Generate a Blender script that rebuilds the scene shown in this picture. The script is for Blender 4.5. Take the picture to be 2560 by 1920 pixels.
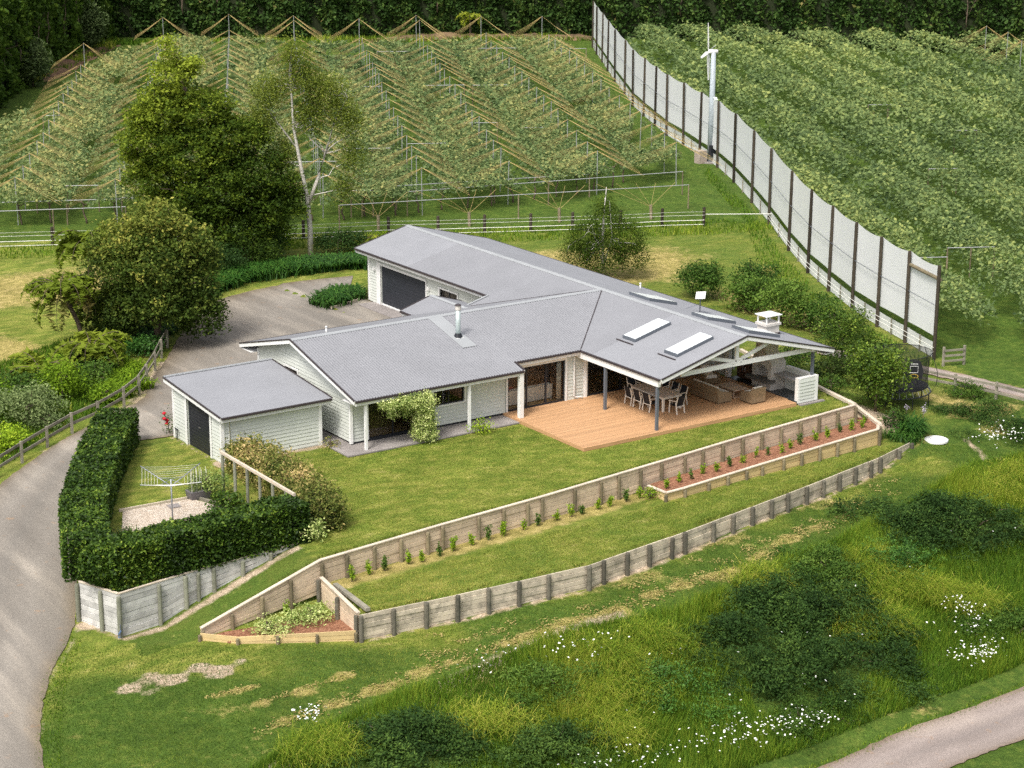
import bpy, math, random
import numpy as np
from mathutils import Matrix, Vector
rng=np.random.default_rng(7); random.seed(7)
for o in list(bpy.data.objects): bpy.data.objects.remove(o)
SC=bpy.context.scene; COL=SC.collection
# ---- camera (drone, about 30 m above the deck, long lens)
yaw,pit,rol=math.radians(34.514),math.radians(16.194),math.radians(.225)
fwd=Vector((math.sin(yaw)*math.cos(pit),math.cos(yaw)*math.cos(pit),-math.sin(pit)))
rgt=Vector((math.cos(yaw),-math.sin(yaw),0)); upv=rgt.cross(fwd)
r2=rgt*math.cos(rol)+upv*math.sin(rol); u2=upv*math.cos(rol)-rgt*math.sin(rol)
CAM=Vector((-54.72,-73.67,29.70))
cd=bpy.data.cameras.new('camera'); cam=bpy.data.objects.new('camera',cd); COL.objects.link(cam)
cam.matrix_world=Matrix(((r2.x,u2.x,-fwd.x,CAM.x),(r2.y,u2.y,-fwd.y,CAM.y),(r2.z,u2.z,-fwd.z,CAM.z),(0,0,0,1)))
cd.sensor_width=36; cd.lens=36*5200.4/2560; cd.clip_start=1; cd.clip_end=20000
SC.camera=cam
# ---- sky, sun, exposure (thin bright overcast)
SUN_EL,SUN_AZ=math.radians(56),math.atan2(-.42,-.77)     # direction towards the sun
wd=bpy.data.worlds.new('World'); SC.world=wd; wd.use_nodes=True
wn=wd.node_tree.nodes; wl=wd.node_tree.links; wn.clear()
sky=wn.new('ShaderNodeTexSky'); sky.sky_type='NISHITA'; sky.sun_disc=False; sky.sun_elevation=SUN_EL
sky.sun_rotation=math.pi/2-SUN_AZ; sky.air_density=1.0; sky.dust_density=6; sky.ozone_density=1
hs=wn.new('ShaderNodeHueSaturation'); hs.inputs['Saturation'].default_value=.35
bg=wn.new('ShaderNodeBackground'); bg.inputs['Strength'].default_value=.115; wo=wn.new('ShaderNodeOutputWorld')
wl.new(sky.outputs[0],hs.inputs['Color']); wl.new(hs.outputs[0],bg.inputs[0]); wl.new(bg.outputs[0],wo.inputs[0])
sd=bpy.data.lights.new('sun','SUN'); sd.energy=1.5; sd.angle=math.radians(13); sd.color=(1,.95,.86)
so=bpy.data.objects.new('sun',sd); COL.objects.link(so)
tos=Vector((math.cos(SUN_AZ)*math.cos(SUN_EL),math.sin(SUN_AZ)*math.cos(SUN_EL),math.sin(SUN_EL)))
so.rotation_euler=tos.to_track_quat('Z','Y').to_euler(); so.location=tos*200
vs=SC.view_settings; vs.view_transform='Standard'; vs.look='None'; vs.gamma=1; vs.exposure=.78; vs.use_curve_mapping=False
SC.render.engine='CYCLES'; SC.cycles.use_denoising=False
# ---- helpers
def NP(a): return np.asarray(a,float)
def raw_mesh(name,V,F=None,quads=None,smooth=False,tint=None):
    me=bpy.data.meshes.new(name)
    if quads is None: me.from_pydata([tuple(v) for v in V],[],[tuple(f) for f in F])
    else:
        V=np.ascontiguousarray(V,np.float32); Q=np.ascontiguousarray(quads,np.int32); k=Q.shape[1]
        me.vertices.add(len(V)); me.vertices.foreach_set('co',V.ravel()); me.loops.add(Q.size); me.loops.foreach_set('vertex_index',Q.ravel())
        me.polygons.add(len(Q)); me.polygons.foreach_set('loop_start',np.arange(0,Q.size,k,dtype=np.int32)); me.update(calc_edges=True)
    if smooth: me.polygons.foreach_set('use_smooth',np.ones(len(me.polygons),bool))
    if tint is not None:
        a=me.attributes.new('tint','FLOAT','POINT'); a.data.foreach_set('value',np.ascontiguousarray(tint,np.float32))
    return me
ORG={}; DEPTH={}
def thing(name,label,cat,loc=(0,0,0),group=None,rz=0,local=False):
    o=bpy.data.objects.new(name,None); COL.objects.link(o); o.location=loc; o.rotation_euler=(0,0,rz); o.empty_display_size=.2
    o['label']=label; o['category']=cat
    if group: o['group']=group
    ORG[o]=Vector((0,0,0)) if local else Vector(loc); DEPTH[o]=0
    return o
def tag(o,label,cat,group=None):
    o['label']=label; o['category']=cat
    if group: o['group']=group
    return o
def put(name,me,mat=None,parent=None,M=None,kind=None):
    if mat is not None and not me.materials: me.materials.append(mat)
    o=bpy.data.objects.new(name,me); COL.objects.link(o)
    M=M or Matrix.Identity(4)
    if parent is not None:
        o.parent=parent; d=DEPTH.get(parent,0)
        if d==0: M=Matrix.Translation(-ORG.get(parent,Vector((0,0,0))))@M
        DEPTH[o]=d+1
    else: DEPTH[o]=0
    o.matrix_basis=M
    if kind: o['kind']=kind
    return o
class MB:
    def __init__(s): s.v=[]; s.f=[]
    def add(s,V,F):
        n=len(s.v); s.v+=[tuple(map(float,v)) for v in V]; s.f+=[tuple(i+n for i in f) for f in F]; return s
    def box(s,x0,x1,y0,y1,z0,z1): return s.add([(x,y,z) for z in(z0,z1) for y in(y0,y1) for x in(x0,x1)],[(0,2,3,1),(4,5,7,6),(0,1,5,4),(2,6,7,3),(0,4,6,2),(1,3,7,5)])
    def beam(s,p,q,w,h,up=(0,0,1)):
        p,q=Vector(p),Vector(q); d=(q-p).normalized(); sd=d.cross(Vector(up))
        if sd.length<1e-5: sd=d.cross(Vector((0,1,0)))
        sd.normalize(); u=sd.cross(d); V=[]
        for c in(p,q):
            for a,b in((-1,-1),(1,-1),(1,1),(-1,1)): V.append(c+sd*a*w/2+u*b*h/2)
        return s.add(V,[(0,3,2,1),(4,5,6,7),(0,1,5,4),(1,2,6,5),(2,3,7,6),(3,0,4,7)])
    def tube(s,P,R,n=8,cap=True):
        P=[Vector(p) for p in P]; R=[R]*len(P) if not hasattr(R,'__len__') else R; V=[];F=[]
        for i,p in enumerate(P):
            d=(P[min(i+1,len(P)-1)]-P[max(i-1,0)]).normalized(); a=d.cross(Vector((0,0,1)) if abs(d.z)<.95 else Vector((1,0,0))).normalized(); b=d.cross(a)
            V+=[p+(a*math.cos(t)+b*math.sin(t))*R[i] for t in [2*math.pi*k/n for k in range(n)]]
        for i in range(len(P)-1):
            for k in range(n): F.append((i*n+k,i*n+(k+1)%n,(i+1)*n+(k+1)%n,(i+1)*n+k))
        if cap: F+=[tuple(range(n))[::-1],tuple(range((len(P)-1)*n,len(P)*n))]
        return s.add(V,F)
    def loft(s,rings,cap=True):
        n=len(rings[0]); V=[v for r in rings for v in r]; F=[]
        for i in range(len(rings)-1):
            for k in range(n): F.append((i*n+k,i*n+(k+1)%n,(i+1)*n+(k+1)%n,(i+1)*n+k))
        if cap: F+=[tuple(range(n))[::-1],tuple(range((len(rings)-1)*n,len(rings)*n))]
        return s.add(V,F)
    def build(s,name,mat,parent=None,smooth=False,kind=None): return put(name,raw_mesh(name,s.v,s.f,smooth=smooth),mat,parent,None,kind)
def rectring(x0,x1,y0,y1,z): return [(x0,y0,z),(x1,y0,z),(x1,y1,z),(x0,y1,z)]
def fix_normals(o):
    import bmesh
    b=bmesh.new(); b.from_mesh(o.data); bmesh.ops.recalc_face_normals(b,faces=b.faces); b.to_mesh(o.data); b.free(); return o
def unit_mesh(name,V,F,mat):
    me=raw_mesh(name,V,F); me.materials.append(mat); return me
def bevel_unit(name,mat,bv=.03):   # unit bar: x 0..1, y and z -.5..+.5 with chamfered long edges
    b=bv; ring=[(-.5+b,-.5),(.5-b,-.5),(.5,-.5+b),(.5,.5-b),(.5-b,.5),(-.5+b,.5),(-.5,.5-b),(-.5,-.5+b)]
    V=[(x,y,z) for x in(0,1) for y,z in ring]; F=[(k,(k+1)%8,8+(k+1)%8,8+k) for k in range(8)]+[tuple(range(8))[::-1],tuple(range(8,16))]
    return unit_mesh(name,V,F,mat)
def bar_matrix(p,q,w,h,up=(0,0,1)):
    p,q=Vector(p),Vector(q); d=q-p; l=d.length; d=d/l; y=Vector(up).cross(d)
    y=y.normalized() if y.length>1e-5 else Vector((0,1,0)); z=d.cross(y)
    return Matrix(((d.x*l,y.x*w,z.x*h,p.x),(d.y*l,y.y*w,z.y*h,p.y),(d.z*l,y.z*w,z.z*h,p.z),(0,0,0,1)))
def dup(root,loc,rz,label=None):
    r=root.copy(); COL.objects.link(r); r.location=loc; r.rotation_euler=(0,0,rz)
    if label: r['label']=label
    for ch in root.children:
        c=ch.copy(); COL.objects.link(c); c.parent=r
        for g in ch.children:
            d=g.copy(); COL.objects.link(d); d.parent=c
    return r
_o=['zeroth','first','second','third','fourth','fifth','sixth','seventh','eighth','ninth','tenth','eleventh','twelfth','thirteenth','fourteenth','fifteenth','sixteenth','seventeenth','eighteenth','nineteenth','twentieth']
def ORD(n):
    if n<=20: return _o[n]
    return {2:'twenty-',3:'thirty-',4:'forty-'}[n//10]+_o[n%10] if n%10 else {3:'thirtieth',4:'fortieth'}[n//10]
# ---- materials
class NT:
    def __init__(s,name):
        s.m=bpy.data.materials.new(name); s.m.use_nodes=True; s.t=s.m.node_tree; s.n=s.t.nodes; s.p=s.n['Principled BSDF']; s.out=s.n['Material Output']
    def new(s,t,**k):
        n=s.n.new('ShaderNode'+t)
        for a,b in k.items(): setattr(n,a,b)
        return n
    def link(s,a,b): s.t.links.new(a,b)
    def noise(s,vec,scale,detail=4,rough=.55):
        n=s.new('TexNoise'); n.inputs['Scale'].default_value=scale; n.inputs['Detail'].default_value=detail; n.inputs['Roughness'].default_value=rough; s.link(vec,n.inputs['Vector']); return n.outputs['Fac']
    def ramp(s,fac,stops):
        r=s.new('ValToRGB'); e=r.color_ramp.elements
        while len(e)<len(stops): e.new(.5)
        for el,(p,c) in zip(e,stops): el.position=p; el.color=(*c,1) if hasattr(c,'__len__') else (c,c,c,1)
        s.link(fac,r.inputs[0]); return r.outputs[0]
    def mix(s,fac,a,b,mode='MIX'):
        n=s.new('Mix',data_type='RGBA',blend_type=mode)
        for i,v in((0,fac),(6,a),(7,b)):
            if hasattr(v,'links') or hasattr(v,'is_linked'): s.link(v,n.inputs[i])
            elif i==0: n.inputs[0].default_value=v
            else: n.inputs[i].default_value=(*v,1)
        return n.outputs[2]
    def math(s,op,a,b=None,c=None):
        n=s.new('Math',operation=op)
        for i,v in enumerate((a,b,c)):
            if v is None: continue
            if hasattr(v,'is_linked'): s.link(v,n.inputs[i])
            else: n.inputs[i].default_value=v
        return n.outputs[0]
    def pos(s): return s.new('NewGeometry').outputs['Position']
    def attr(s,name): return s.new('Attribute',attribute_name=name)
    def bump(s,h,strength=.3,dist=.05):
        b=s.new('Bump'); b.inputs['Strength'].default_value=strength; b.inputs['Distance'].default_value=dist; s.link(h,b.inputs['Height']); s.link(b.outputs[0],s.p.inputs['Normal'])
    def done(s,col=None,rough=.6,spec=.3,metal=0):
        if col is not None:
            if hasattr(col,'is_linked'): s.link(col,s.p.inputs['Base Color'])
            else: s.p.inputs['Base Color'].default_value=(*col,1)
        s.p.inputs['Roughness'].default_value=rough; s.p.inputs['Specular IOR Level'].default_value=spec; s.p.inputs['Metallic'].default_value=metal
        return s.m
def plain(name,c,rough=.6,var=.12,scale=3.,bump=0,bscale=40,metal=0,spec=.3,objvar=0.):
    t=NT(name); P=t.pos(); n=t.noise(P,scale,5); k=1-var; c1=tuple(x*k for x in c); c2=tuple(min(1,x*(1+var)) for x in c)
    col=t.ramp(n,[(.3,c1),(.7,c2)])
    if objvar:
        r=t.new('ObjectInfo').outputs['Random']; col=t.mix(1,col,t.ramp(r,[(0,1-objvar),(1,1+0*objvar)]),'MULTIPLY')
    if bump: t.bump(t.noise(P,bscale,3),bump,.03)
    return t.done(col,rough,spec,metal)
LB=(1.65,1.75,1.25)
def leafmat(name,stops,trans=.3,rough=.65,spec=.12):
    stops=[(p,(c[0]*LB[0],c[1]*LB[1],c[2]*LB[2])) for p,c in stops]; t=NT(name); a=t.attr('tint').outputs['Fac']; col=t.ramp(a,stops); t.done(col,rough,spec)
    tr=t.new('BsdfTranslucent'); t.link(col,tr.inputs['Color']); mx=t.new('MixShader'); mx.inputs[0].default_value=trans
    t.link(t.p.outputs[0],mx.inputs[1]); t.link(tr.outputs[0],mx.inputs[2]); t.link(mx.outputs[0],t.out.inputs[0]); return t.m
def wood(name,c1,c2,rough=.75,stretch=(1,12,12),objvar=.35,stain=0):
    t=NT(name); tc=t.new('TexCoord').outputs['Object']; mp=t.new('Mapping'); mp.inputs['Scale'].default_value=stretch; t.link(tc,mp.inputs[0])
    oi=t.new('ObjectInfo'); ad=t.new('VectorMath',operation='ADD'); t.link(mp.outputs[0],ad.inputs[0]); sc=t.new('VectorMath',operation='SCALE'); sc.inputs['Scale'].default_value=37; t.link(oi.outputs['Location'],sc.inputs[0]); t.link(sc.outputs[0],ad.inputs[1])
    n=t.noise(ad.outputs[0],1.6,6,.65); col=t.ramp(n,[(.25,c1),(.75,c2)])
    col=t.mix(1,col,t.ramp(oi.outputs['Random'],[(0,1-objvar),(1,1.0)]),'MULTIPLY')
    if stain:
        s=t.noise(t.pos(),2.3,6,.7); col=t.mix(t.math('MULTIPLY',t.ramp(s,[(.45,0.),(.62,1.)]),stain),col,(.05,.055,.045))
    t.bump(n,.25,.02); return t.done(col,rough,.2)
# ---- terrain heights (metres; deck floor is z = 0, x runs along the house front, y away from it)
UPW=[(-22.6,-5.95),(-17.0,-5.4),(-10.9,-4.75),(-5.4,-4.2),(-1.9,-3.75),(3.45,-3.05),(7.4,-2.5),(15.55,-1.6)]
LOW=[(-17.4,-9.1),(-13.2,-9.45),(-7.0,-9.75),(-1.1,-8.7),(6.2,-7.1),(14.0,-5.0),(17.2,-3.9)]
PAD=[(-25.7,-1.9),(-25.0,-4.05),(-21.5,-3.4),(-16.8,-3.2),(-17.0,-5.4)]+UPW[2:]+[(16.1,1.3),(16.4,4.5),(17.5,9.5),(19,16),(16,40),(4,38),(4,22),(-14,20),(-17.9,13.6),(-20.6,9.0)]
RAMP=[(-16.8,-3.2),(-21.5,-3.4),(-25.0,-4.05),(-25.2,-6.2),(-22.6,-5.95),(-17.0,-5.4)]
TER=UPW[1:]+LOW[::-1]
CTL=[(-16,14,-.3),(-12,24,-.3),(0,25,-.25),(6,32,-.25),(-19,20,-.45),(-21.5,10,-.75),(-24,5,-1.25),(-26.5,0,-1.8),(-27,-4,-2.1),(-31.5,-12,-2.7),(-36,-20,-3.2),(-42,-12,-2.6),
(-36,2,-2.0),(-31,12,-1.5),(-27,24,-.9),(-20,35,-.5),(-30,45,-.6),(0,45,-.3),(20,40,-.3),(20,20,-.4),(17.2,9.5,-.5),(20,8,-1.0),(18,2.5,-1.0),(17.5,-1,-1.4),(19,-4,-2.0),(22,-8,-2.4),(21,2,-1.5),(27,4,-1.5),(30,14,-.9),(40,30,-.4),(30,-6,-1.9),(40,8,-1.2),
(-17.4,-9.8,-2.3),(-13,-10,-2.3),(-7,-10.4,-2.3),(-1,-9.3,-2.3),(6,-7.7,-2.3),(14,-5.6,-2.5),(-20,-8,-2.15),(-23,-7.5,-2.1),(-24,-6.5,-2.08),(-25,-12,-2.5),(-20,-14,-2.75),(-10,-14,-3.0),(-2,-13,-3.0),(6,-11.5,-3.0),(14,-9,-2.9),(20,-11,-3.1),
(-14,-18,-3.9),(-6,-17.5,-4.4),(2,-16.5,-4.7),(10,-14.5,-4.6),(-4.5,-21.8,-5.8),(2,-21.2,-5.8),(8,-20.6,-5.8),(20,-18,-5.2),(-20,-24,-4.5),(-10,-27,-6.2),(0,-26,-6.2),(12,-25,-6.2),(-30,-30,-5),(-60,-40,-5),(-20,-50,-8),(20,-50,-8),(60,-20,-5),
(-60,20,-2),(-60,60,-1),(0,80,-.3),(40,60,-.3),(80,80,-.3),(60,40,-.4),(80,20,-.6),(60,0,-1.2),(0,120,-.3),(80,140,-.3),(150,100,-.3),(150,200,0),(0,200,0),(-100,120,0),(200,0,-.5),(100,-60,-5),(-100,-60,-5)]
class TPS:
    def __init__(s,c):
        c=np.array(c,float); s.P=c[:,:2]/50; n=len(c)
        d=np.linalg.norm(s.P[:,None]-s.P[None],axis=2); A=np.zeros((n+3,n+3)); A[:n,:n]=s.k(d); A[:n,n]=1; A[:n,n+1:]=s.P; A[n,:n]=1; A[n+1:,:n]=s.P.T
        b=np.zeros(n+3); b[:n]=c[:,2]; s.w=np.linalg.solve(A+1e-9*np.eye(n+3),b)
    def k(s,d): return d*d*np.log(d+1e-9)
    def __call__(s,x,y):
        q=np.stack([np.ravel(x),np.ravel(y)],1)/50; out=np.empty(len(q)); n=len(s.P)
        for i in range(0,len(q),20000):
            d=np.sqrt(((q[i:i+20000,None]-s.P[None])**2).sum(2)); out[i:i+20000]=s.k(d)@s.w[:n]+s.w[n]+q[i:i+20000]@s.w[n+1:]
        return out.reshape(np.shape(x))
_L=TPS(CTL)
def inside(x,y,poly):
    x=np.asarray(x,float); y=np.asarray(y,float); r=np.zeros(x.shape,bool); n=len(poly)
    for i in range(n):
        (x1,y1),(x2,y2)=poly[i],poly[(i+1)%n]
        c=((y1>y)!=(y2>y))
        with np.errstate(divide='ignore',invalid='ignore'): r^=c&(x<(x2-x1)*(y-y1)/((y2-y1) if y2!=y1 else 1e-9)+x1)
    return r
def pdist(x,y,line):
    x=np.asarray(x,float); y=np.asarray(y,float); d=np.full(x.shape,1e9)
    for (ax,ay),(bx,by) in zip(line[:-1],line[1:]):
        t=np.clip(((x-ax)*(bx-ax)+(y-ay)*(by-ay))/((bx-ax)**2+(by-ay)**2),0,1)
        d=np.minimum(d,np.hypot(x-ax-t*(bx-ax),y-ay-t*(by-ay)))
    return d
def Tz(x,y): return np.interp(x,[-17.4,-7,0,6,14,17.2],[-1.2,-1.22,-1.3,-1.42,-1.7,-1.8])
def H(x,y):
    x=np.asarray(x,float); y=np.asarray(y,float)
    far=np.hypot(x,y-40); w=np.clip((far-170)/150,0,1)
    z=_L(x,y)*(1-w)+w*np.minimum(-.3+0*x,np.where(y<-40,-8,-.3))
    rz=-.18-1.88*np.clip((-17-x)/6.3,0,1); du=pdist(x,y,UPW); g=.3
    z=np.where(inside(x,y,RAMP)&(du>g),rz,z)
    z=np.where(inside(x,y,TER)&(pdist(x,y,LOW)>g)&(pdist(x,y,[(-17.0,-5.4),(-17.4,-9.1)])>g),Tz(x,y),z)
    pad=inside(x,y,PAD); hw=pdist(x,y,[(-25.7,-1.9),(-25.0,-4.05),(-21.5,-3.4),(-16.8,-3.2)])
    z=np.where(pad&(du>g)&((hw>g)|(x>-17.3)),-.18,z)
    z=np.where(pad&(du<=g),Tz(x,y),z)
    return np.where(pad&(hw<=g)&(x<=-17.3),rz,z)
# ---- materials used all over
m_white=plain('white_paint',(.80,.80,.79),.5,.04,2); m_wall=plain('pale_grey_green_paint',(.60,.625,.585),.55,.05,1.5); m_dark=plain('charcoal_joinery',(.022,.024,.03),.4,.1)
m_gut=plain('dark_brown_gutter',(.05,.04,.042),.4,.1); m_conc=plain('concrete',(.27,.245,.235),.85,.2,1.2,.3,60); m_post=plain('slate_grey_paint',(.12,.135,.16),.5,.06)
def roofmat(name,c):
    t=NT(name); P=t.pos(); n=t.noise(P,.5,6,.6); n2=t.noise(P,9,4); col=t.mix(1,t.ramp(n,[(.3,tuple(x*.93 for x in c)),(.7,tuple(x*1.05 for x in c))]),t.ramp(n2,[(.3,.93),(.7,1.)]),'MULTIPLY'); return t.done(col,.55,.3)
m_roof=roofmat('grey_roof_steel',(.25,.255,.275)); m_roof2=roofmat('grey_roof_steel_newer',(.28,.287,.31)); m_ridge=roofmat('ridge_flashing',(.34,.355,.37))
m_deck=wood('deck_timber',(.46,.245,.115),(.67,.42,.235),.6,(.6,9,9),.22)
m_plank=wood('weathered_plank',(.62,.475,.335),(.84,.69,.52),.85,(1.2,14,14),.22,.22); m_plank2=wood('silvered_plank',(.58,.49,.37),(.82,.73,.59),.9,(1.2,14,14),.25,.45); m_new=wood('new_pine',(.62,.44,.20),(.80,.62,.34),.8,(1,12,12),.2,.12)
m_white_plank=wood('pale_grey_plank',(.56,.55,.53),(.76,.75,.73),.85,(1.2,14,14),.25,.3)
m_log=wood('brown_post',(.17,.14,.085),(.36,.30,.19),.9,(3,3,14),.45,.3); m_log_dk=wood('dark_post',(.085,.08,.062),(.26,.235,.185),.9,(3,3,14),.5,.5); m_log_gr=wood('greenish_post',(.20,.21,.155),(.36,.36,.28),.9,(3,3,14),.3,.3); m_cap=wood('cap_timber',(.60,.50,.39),(.80,.70,.58),.85,(.8,10,10),.15,.15)
m_rail=wood('grey_rail',(.22,.20,.155),(.42,.39,.31),.9,(.7,12,12),.3,.4); m_shelter=wood('tarred_post',(.03,.025,.02),(.11,.09,.065),.9,(3,3,9),.6)
m_bark=plain('bark',(.12,.09,.065),.9,.4,6,.6,20); m_birch=plain('birch_bark',(.52,.49,.44),.8,.35,7,.3,20); m_inner=plain('hedge_core_shade',(.022,.03,.011),.95,.4,5)  # m_inner: hedge cores, the shade inside the foliage put into a dark colour
# ---- ground
def ground_mat():
    t=NT('grass_ground'); P=t.pos(); a=t.attr('mask'); sep=t.new('SeparateColor'); t.link(a.outputs['Color'],sep.inputs[0]); dry,lush,bare=sep.outputs
    n1=t.noise(P,.35,5,.6); n2=t.noise(P,2.2,6,.7); n3=t.noise(P,14,4,.7); n4=t.noise(P,.12,3)
    st=t.new('Mapping'); st.inputs['Rotation'].default_value=(0,0,math.radians(-7)); st.inputs['Scale'].default_value=(.75,1.4,1); t.link(P,st.inputs[0]); ns=t.noise(st.outputs[0],1.3,5,.65)
    lawn=t.ramp(ns,[(.28,(.095,.148,.022)),(.45,(.165,.212,.034)),(.6,(.265,.278,.058)),(.78,(.41,.38,.13))])
    lu=t.ramp(n2,[(.25,(.04,.08,.014)),(.5,(.078,.132,.021)),(.75,(.15,.19,.036))])
    dr=t.ramp(n2,[(.3,(.20,.19,.05)),(.5,(.36,.30,.10)),(.72,(.56,.45,.19))]); br=t.ramp(n2,[(.3,(.34,.25,.16)),(.7,(.60,.49,.37))])
    def thr(m,w): return t.ramp(t.math('ADD',m,t.math('MULTIPLY',t.math('SUBTRACT',t.math('ADD',t.math('MULTIPLY',n1,.55),t.math('MULTIPLY',n2,.45)),.5),w)),[(.38,0.),(.66,1.)])
    c=t.mix(thr(lush,1.2),lawn,lu); c=t.mix(thr(dry,1.5),c,dr); c=t.mix(thr(bare,1.6),c,br)
    c=t.mix(1,c,t.ramp(n3,[(.25,.42),(.5,.95),(.75,1.4)]),'MULTIPLY'); c=t.mix(1,c,t.ramp(n1,[(.3,.78),(.7,1.1)]),'MULTIPLY')
    t.bump(t.math('ADD',n3,t.math('MULTIPLY',n2,.6)),.7,.08); return t.done(c,.9,.1)
def ground():
    f2=np.array((math.sin(yaw),math.cos(yaw))); r2_=np.array((math.cos(yaw),-math.sin(yaw)))
    def axis(segs): return np.unique(np.round(np.concatenate([np.arange(a,b,s) for a,b,s in segs]),3))
    v=axis([(-3000,-400,400),(-400,0,50),(0,58,4),(58,118,.28),(118,170,.8),(170,290,2.5),(290,600,25),(600,6001,500)])
    hu=axis([(0,31,.28),(31,60,1.2),(60,130,5),(130,400,30),(400,4001,400)]); uu=np.unique(np.concatenate([-hu,hu]))
    U,Vv=np.meshgrid(uu,v); X=CAM.x+U*r2_[0]+Vv*f2[0]; Y=CAM.y+U*r2_[1]+Vv*f2[1]; Z=H(X,Y)
    ter=inside(X,Y,TER); pad=inside(X,Y,PAD); ramp=inside(X,Y,RAMP)
    du=pdist(X,Y,UPW); dl=pdist(X,Y,LOW); south=(~ter)&(~pad)&(~ramp)&(Y<np.interp(X,[-60,-24,-17,17,30,80],[-3,-6.5,-9,-4,2,10]))
    orch=(Y>np.interp(X,[-60,-8,38,42,60],[85,60,37.6,36,62]))|((X>np.interp(Y,[4,9,20,35,60,120],[28.7,29.6,33.4,42,57,90])))
    sm=lambda d,w: np.clip(1-d/w,0,1)
    dry=np.where(ter,np.clip(1.5-du/1.0,0,1)*1.0,0)+np.where(south&(dl<1.2),.3*sm(dl,1.2),0)
    dry+=np.where(~pad,sm(np.hypot((X-22)/13,(Y-31)/7.5),1)*1.7,0)+sm(np.hypot((X+8)/11,(Y-45)/7),1)*1.3+sm(np.hypot((X+17)/5,(Y-31)/11),1)*1.6
    dry+=sm(np.hypot((X-26.5)/3.5,(Y-17)/10),1)*1.0+sm(np.hypot((X-24)/3,(Y+1)/6),1)*.8
    dry+=np.where(south,.33,0)*(np.sin(X*.5+Y*2.1)*.5+.5)
    dry+=sm(pdist(X,Y,[(-26,-17),(-20,-15),(-12,-12.9),(-7,-12.2)]),1.1)*.7
    for ln_ in ([(-24,-13.4),(-16,-12.2),(-8,-11.6),(-1,-10.9),(4,-9.6),(9,-8.3)],[(-23,-11.6),(-19,-11.2)],[(-24.5,-10.3),(-22.6,-10.4)]): dry+=sm(pdist(X,Y,ln_)+.12*np.sin(X*3.1+Y)+.1*np.sin(X*1.3-Y*2.7),.42)*(.55+.45*np.sin(X*1.9+Y*3.3)*np.sin(X*.7-Y*1.9))
    dry+=np.where(inside(X,Y,[(-17.3,-2),(-15,-5),(-25,-6.4),(-25,-4)]),.25,0)
    sb=np.interp(X,[-60,-24,-17,17,30,80],[-3,-6.5,-9,-4,2,10]); lush=np.where((~ter)&(~pad)&(~ramp),np.clip((sb-Y)/5+.25+.25*np.sin(X*.9+Y*.7),0,.9),0)+np.where(ter,.42,0)+np.where(orch,1,0)+np.where((~pad)&(~orch)&(~ter)&(X>14)&(Y>-5),.5,0)+np.where((X<-15)&(Y>12),.4,0)
    lush+=np.where(pad,.28*sm(pdist(X,Y,[(0,-.3),(13,-.3)]),2.2)+.55*sm(pdist(X,Y,[(-17,-5.2),(-8,-4.3)]),1.6)+.5*sm(pdist(X,Y,[(-19,8),(-16,11)]),2),0)+np.where(ramp,.62,0)
    bare=sm(pdist(X,Y,[(-25.8,-2.3),(-25,-4.3),(-19.5,-3.75),(-17.2,-3.6)]),.55)*.8*(~pad)+np.where(south,sm(dl,.55)*.75,0)+sm(pdist(X,Y,[(-26.5,-16.2),(-20,-14.3),(-12,-12.4),(-7,-11.9)]),.7)*.85
    wb_=.25*np.sin(X*4.1+Y*2.2)+.22*np.sin(X*2.3-Y*5.1); bare+=sm(np.hypot((X+25.6)/2.0,(Y+8.2)/.9)+wb_,1)*.95+sm(np.hypot((X+23.3)/1.5,(Y+8.6)/.9)+wb_,1)*1.15+sm(pdist(X,Y,[(-26,-2.5),(-29.2,-6.3),(-31.5,-11.5)]),.5)*.5+sm(np.hypot((X-17.8)/1.6,(Y+.9)/3.4),1)*1.1
    bare+=sm(pdist(X,Y,[(20.5,-4.5),(19.6,-7)]),.45)*.8+np.where(pad,sm(pdist(X,Y,[(-14.9,7.5),(-9.6,7.5)]),.6)*.9+sm(pdist(X,Y,[(-14.85,12.6),(-14.85,7.5)]),.35)*.7,0)+sm(pdist(X,Y,[(-9.4,25),(-12,21.6),(-14,18.4),(-20,14.7)]),1.2)*.7
    nv,nu=U.shape; idx=np.arange(nv*nu).reshape(nv,nu); q=np.stack([idx[:-1,:-1],idx[:-1,1:],idx[1:,1:],idx[1:,:-1]],-1).reshape(-1,4)
    me=raw_mesh('ground',np.stack([X,Y,Z],-1).reshape(-1,3),quads=q,smooth=True)
    a=me.attributes.new('mask','FLOAT_COLOR','POINT'); a.data.foreach_set('color',np.stack([dry,lush,bare,0*bare+1],-1).reshape(-1).clip(0,1).astype(np.float32))
    o=put('ground',me,ground_mat(),kind='structure'); return o
ground()
def catmull(P,k=6):
    P=NP(P); Q=np.vstack([2*P[0]-P[1],P,2*P[-1]-P[-2]]); out=[]
    for i in range(1,len(Q)-2):
        for t in np.arange(k)/k: out.append(.5*((2*Q[i])+(Q[i+1]-Q[i-1])*t+(2*Q[i-1]-5*Q[i]+4*Q[i+1]-Q[i+2])*t*t+(3*Q[i]-Q[i-1]-3*Q[i+1]+Q[i+2])*t**3))
    return np.array(out+[Q[-2]])
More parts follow.
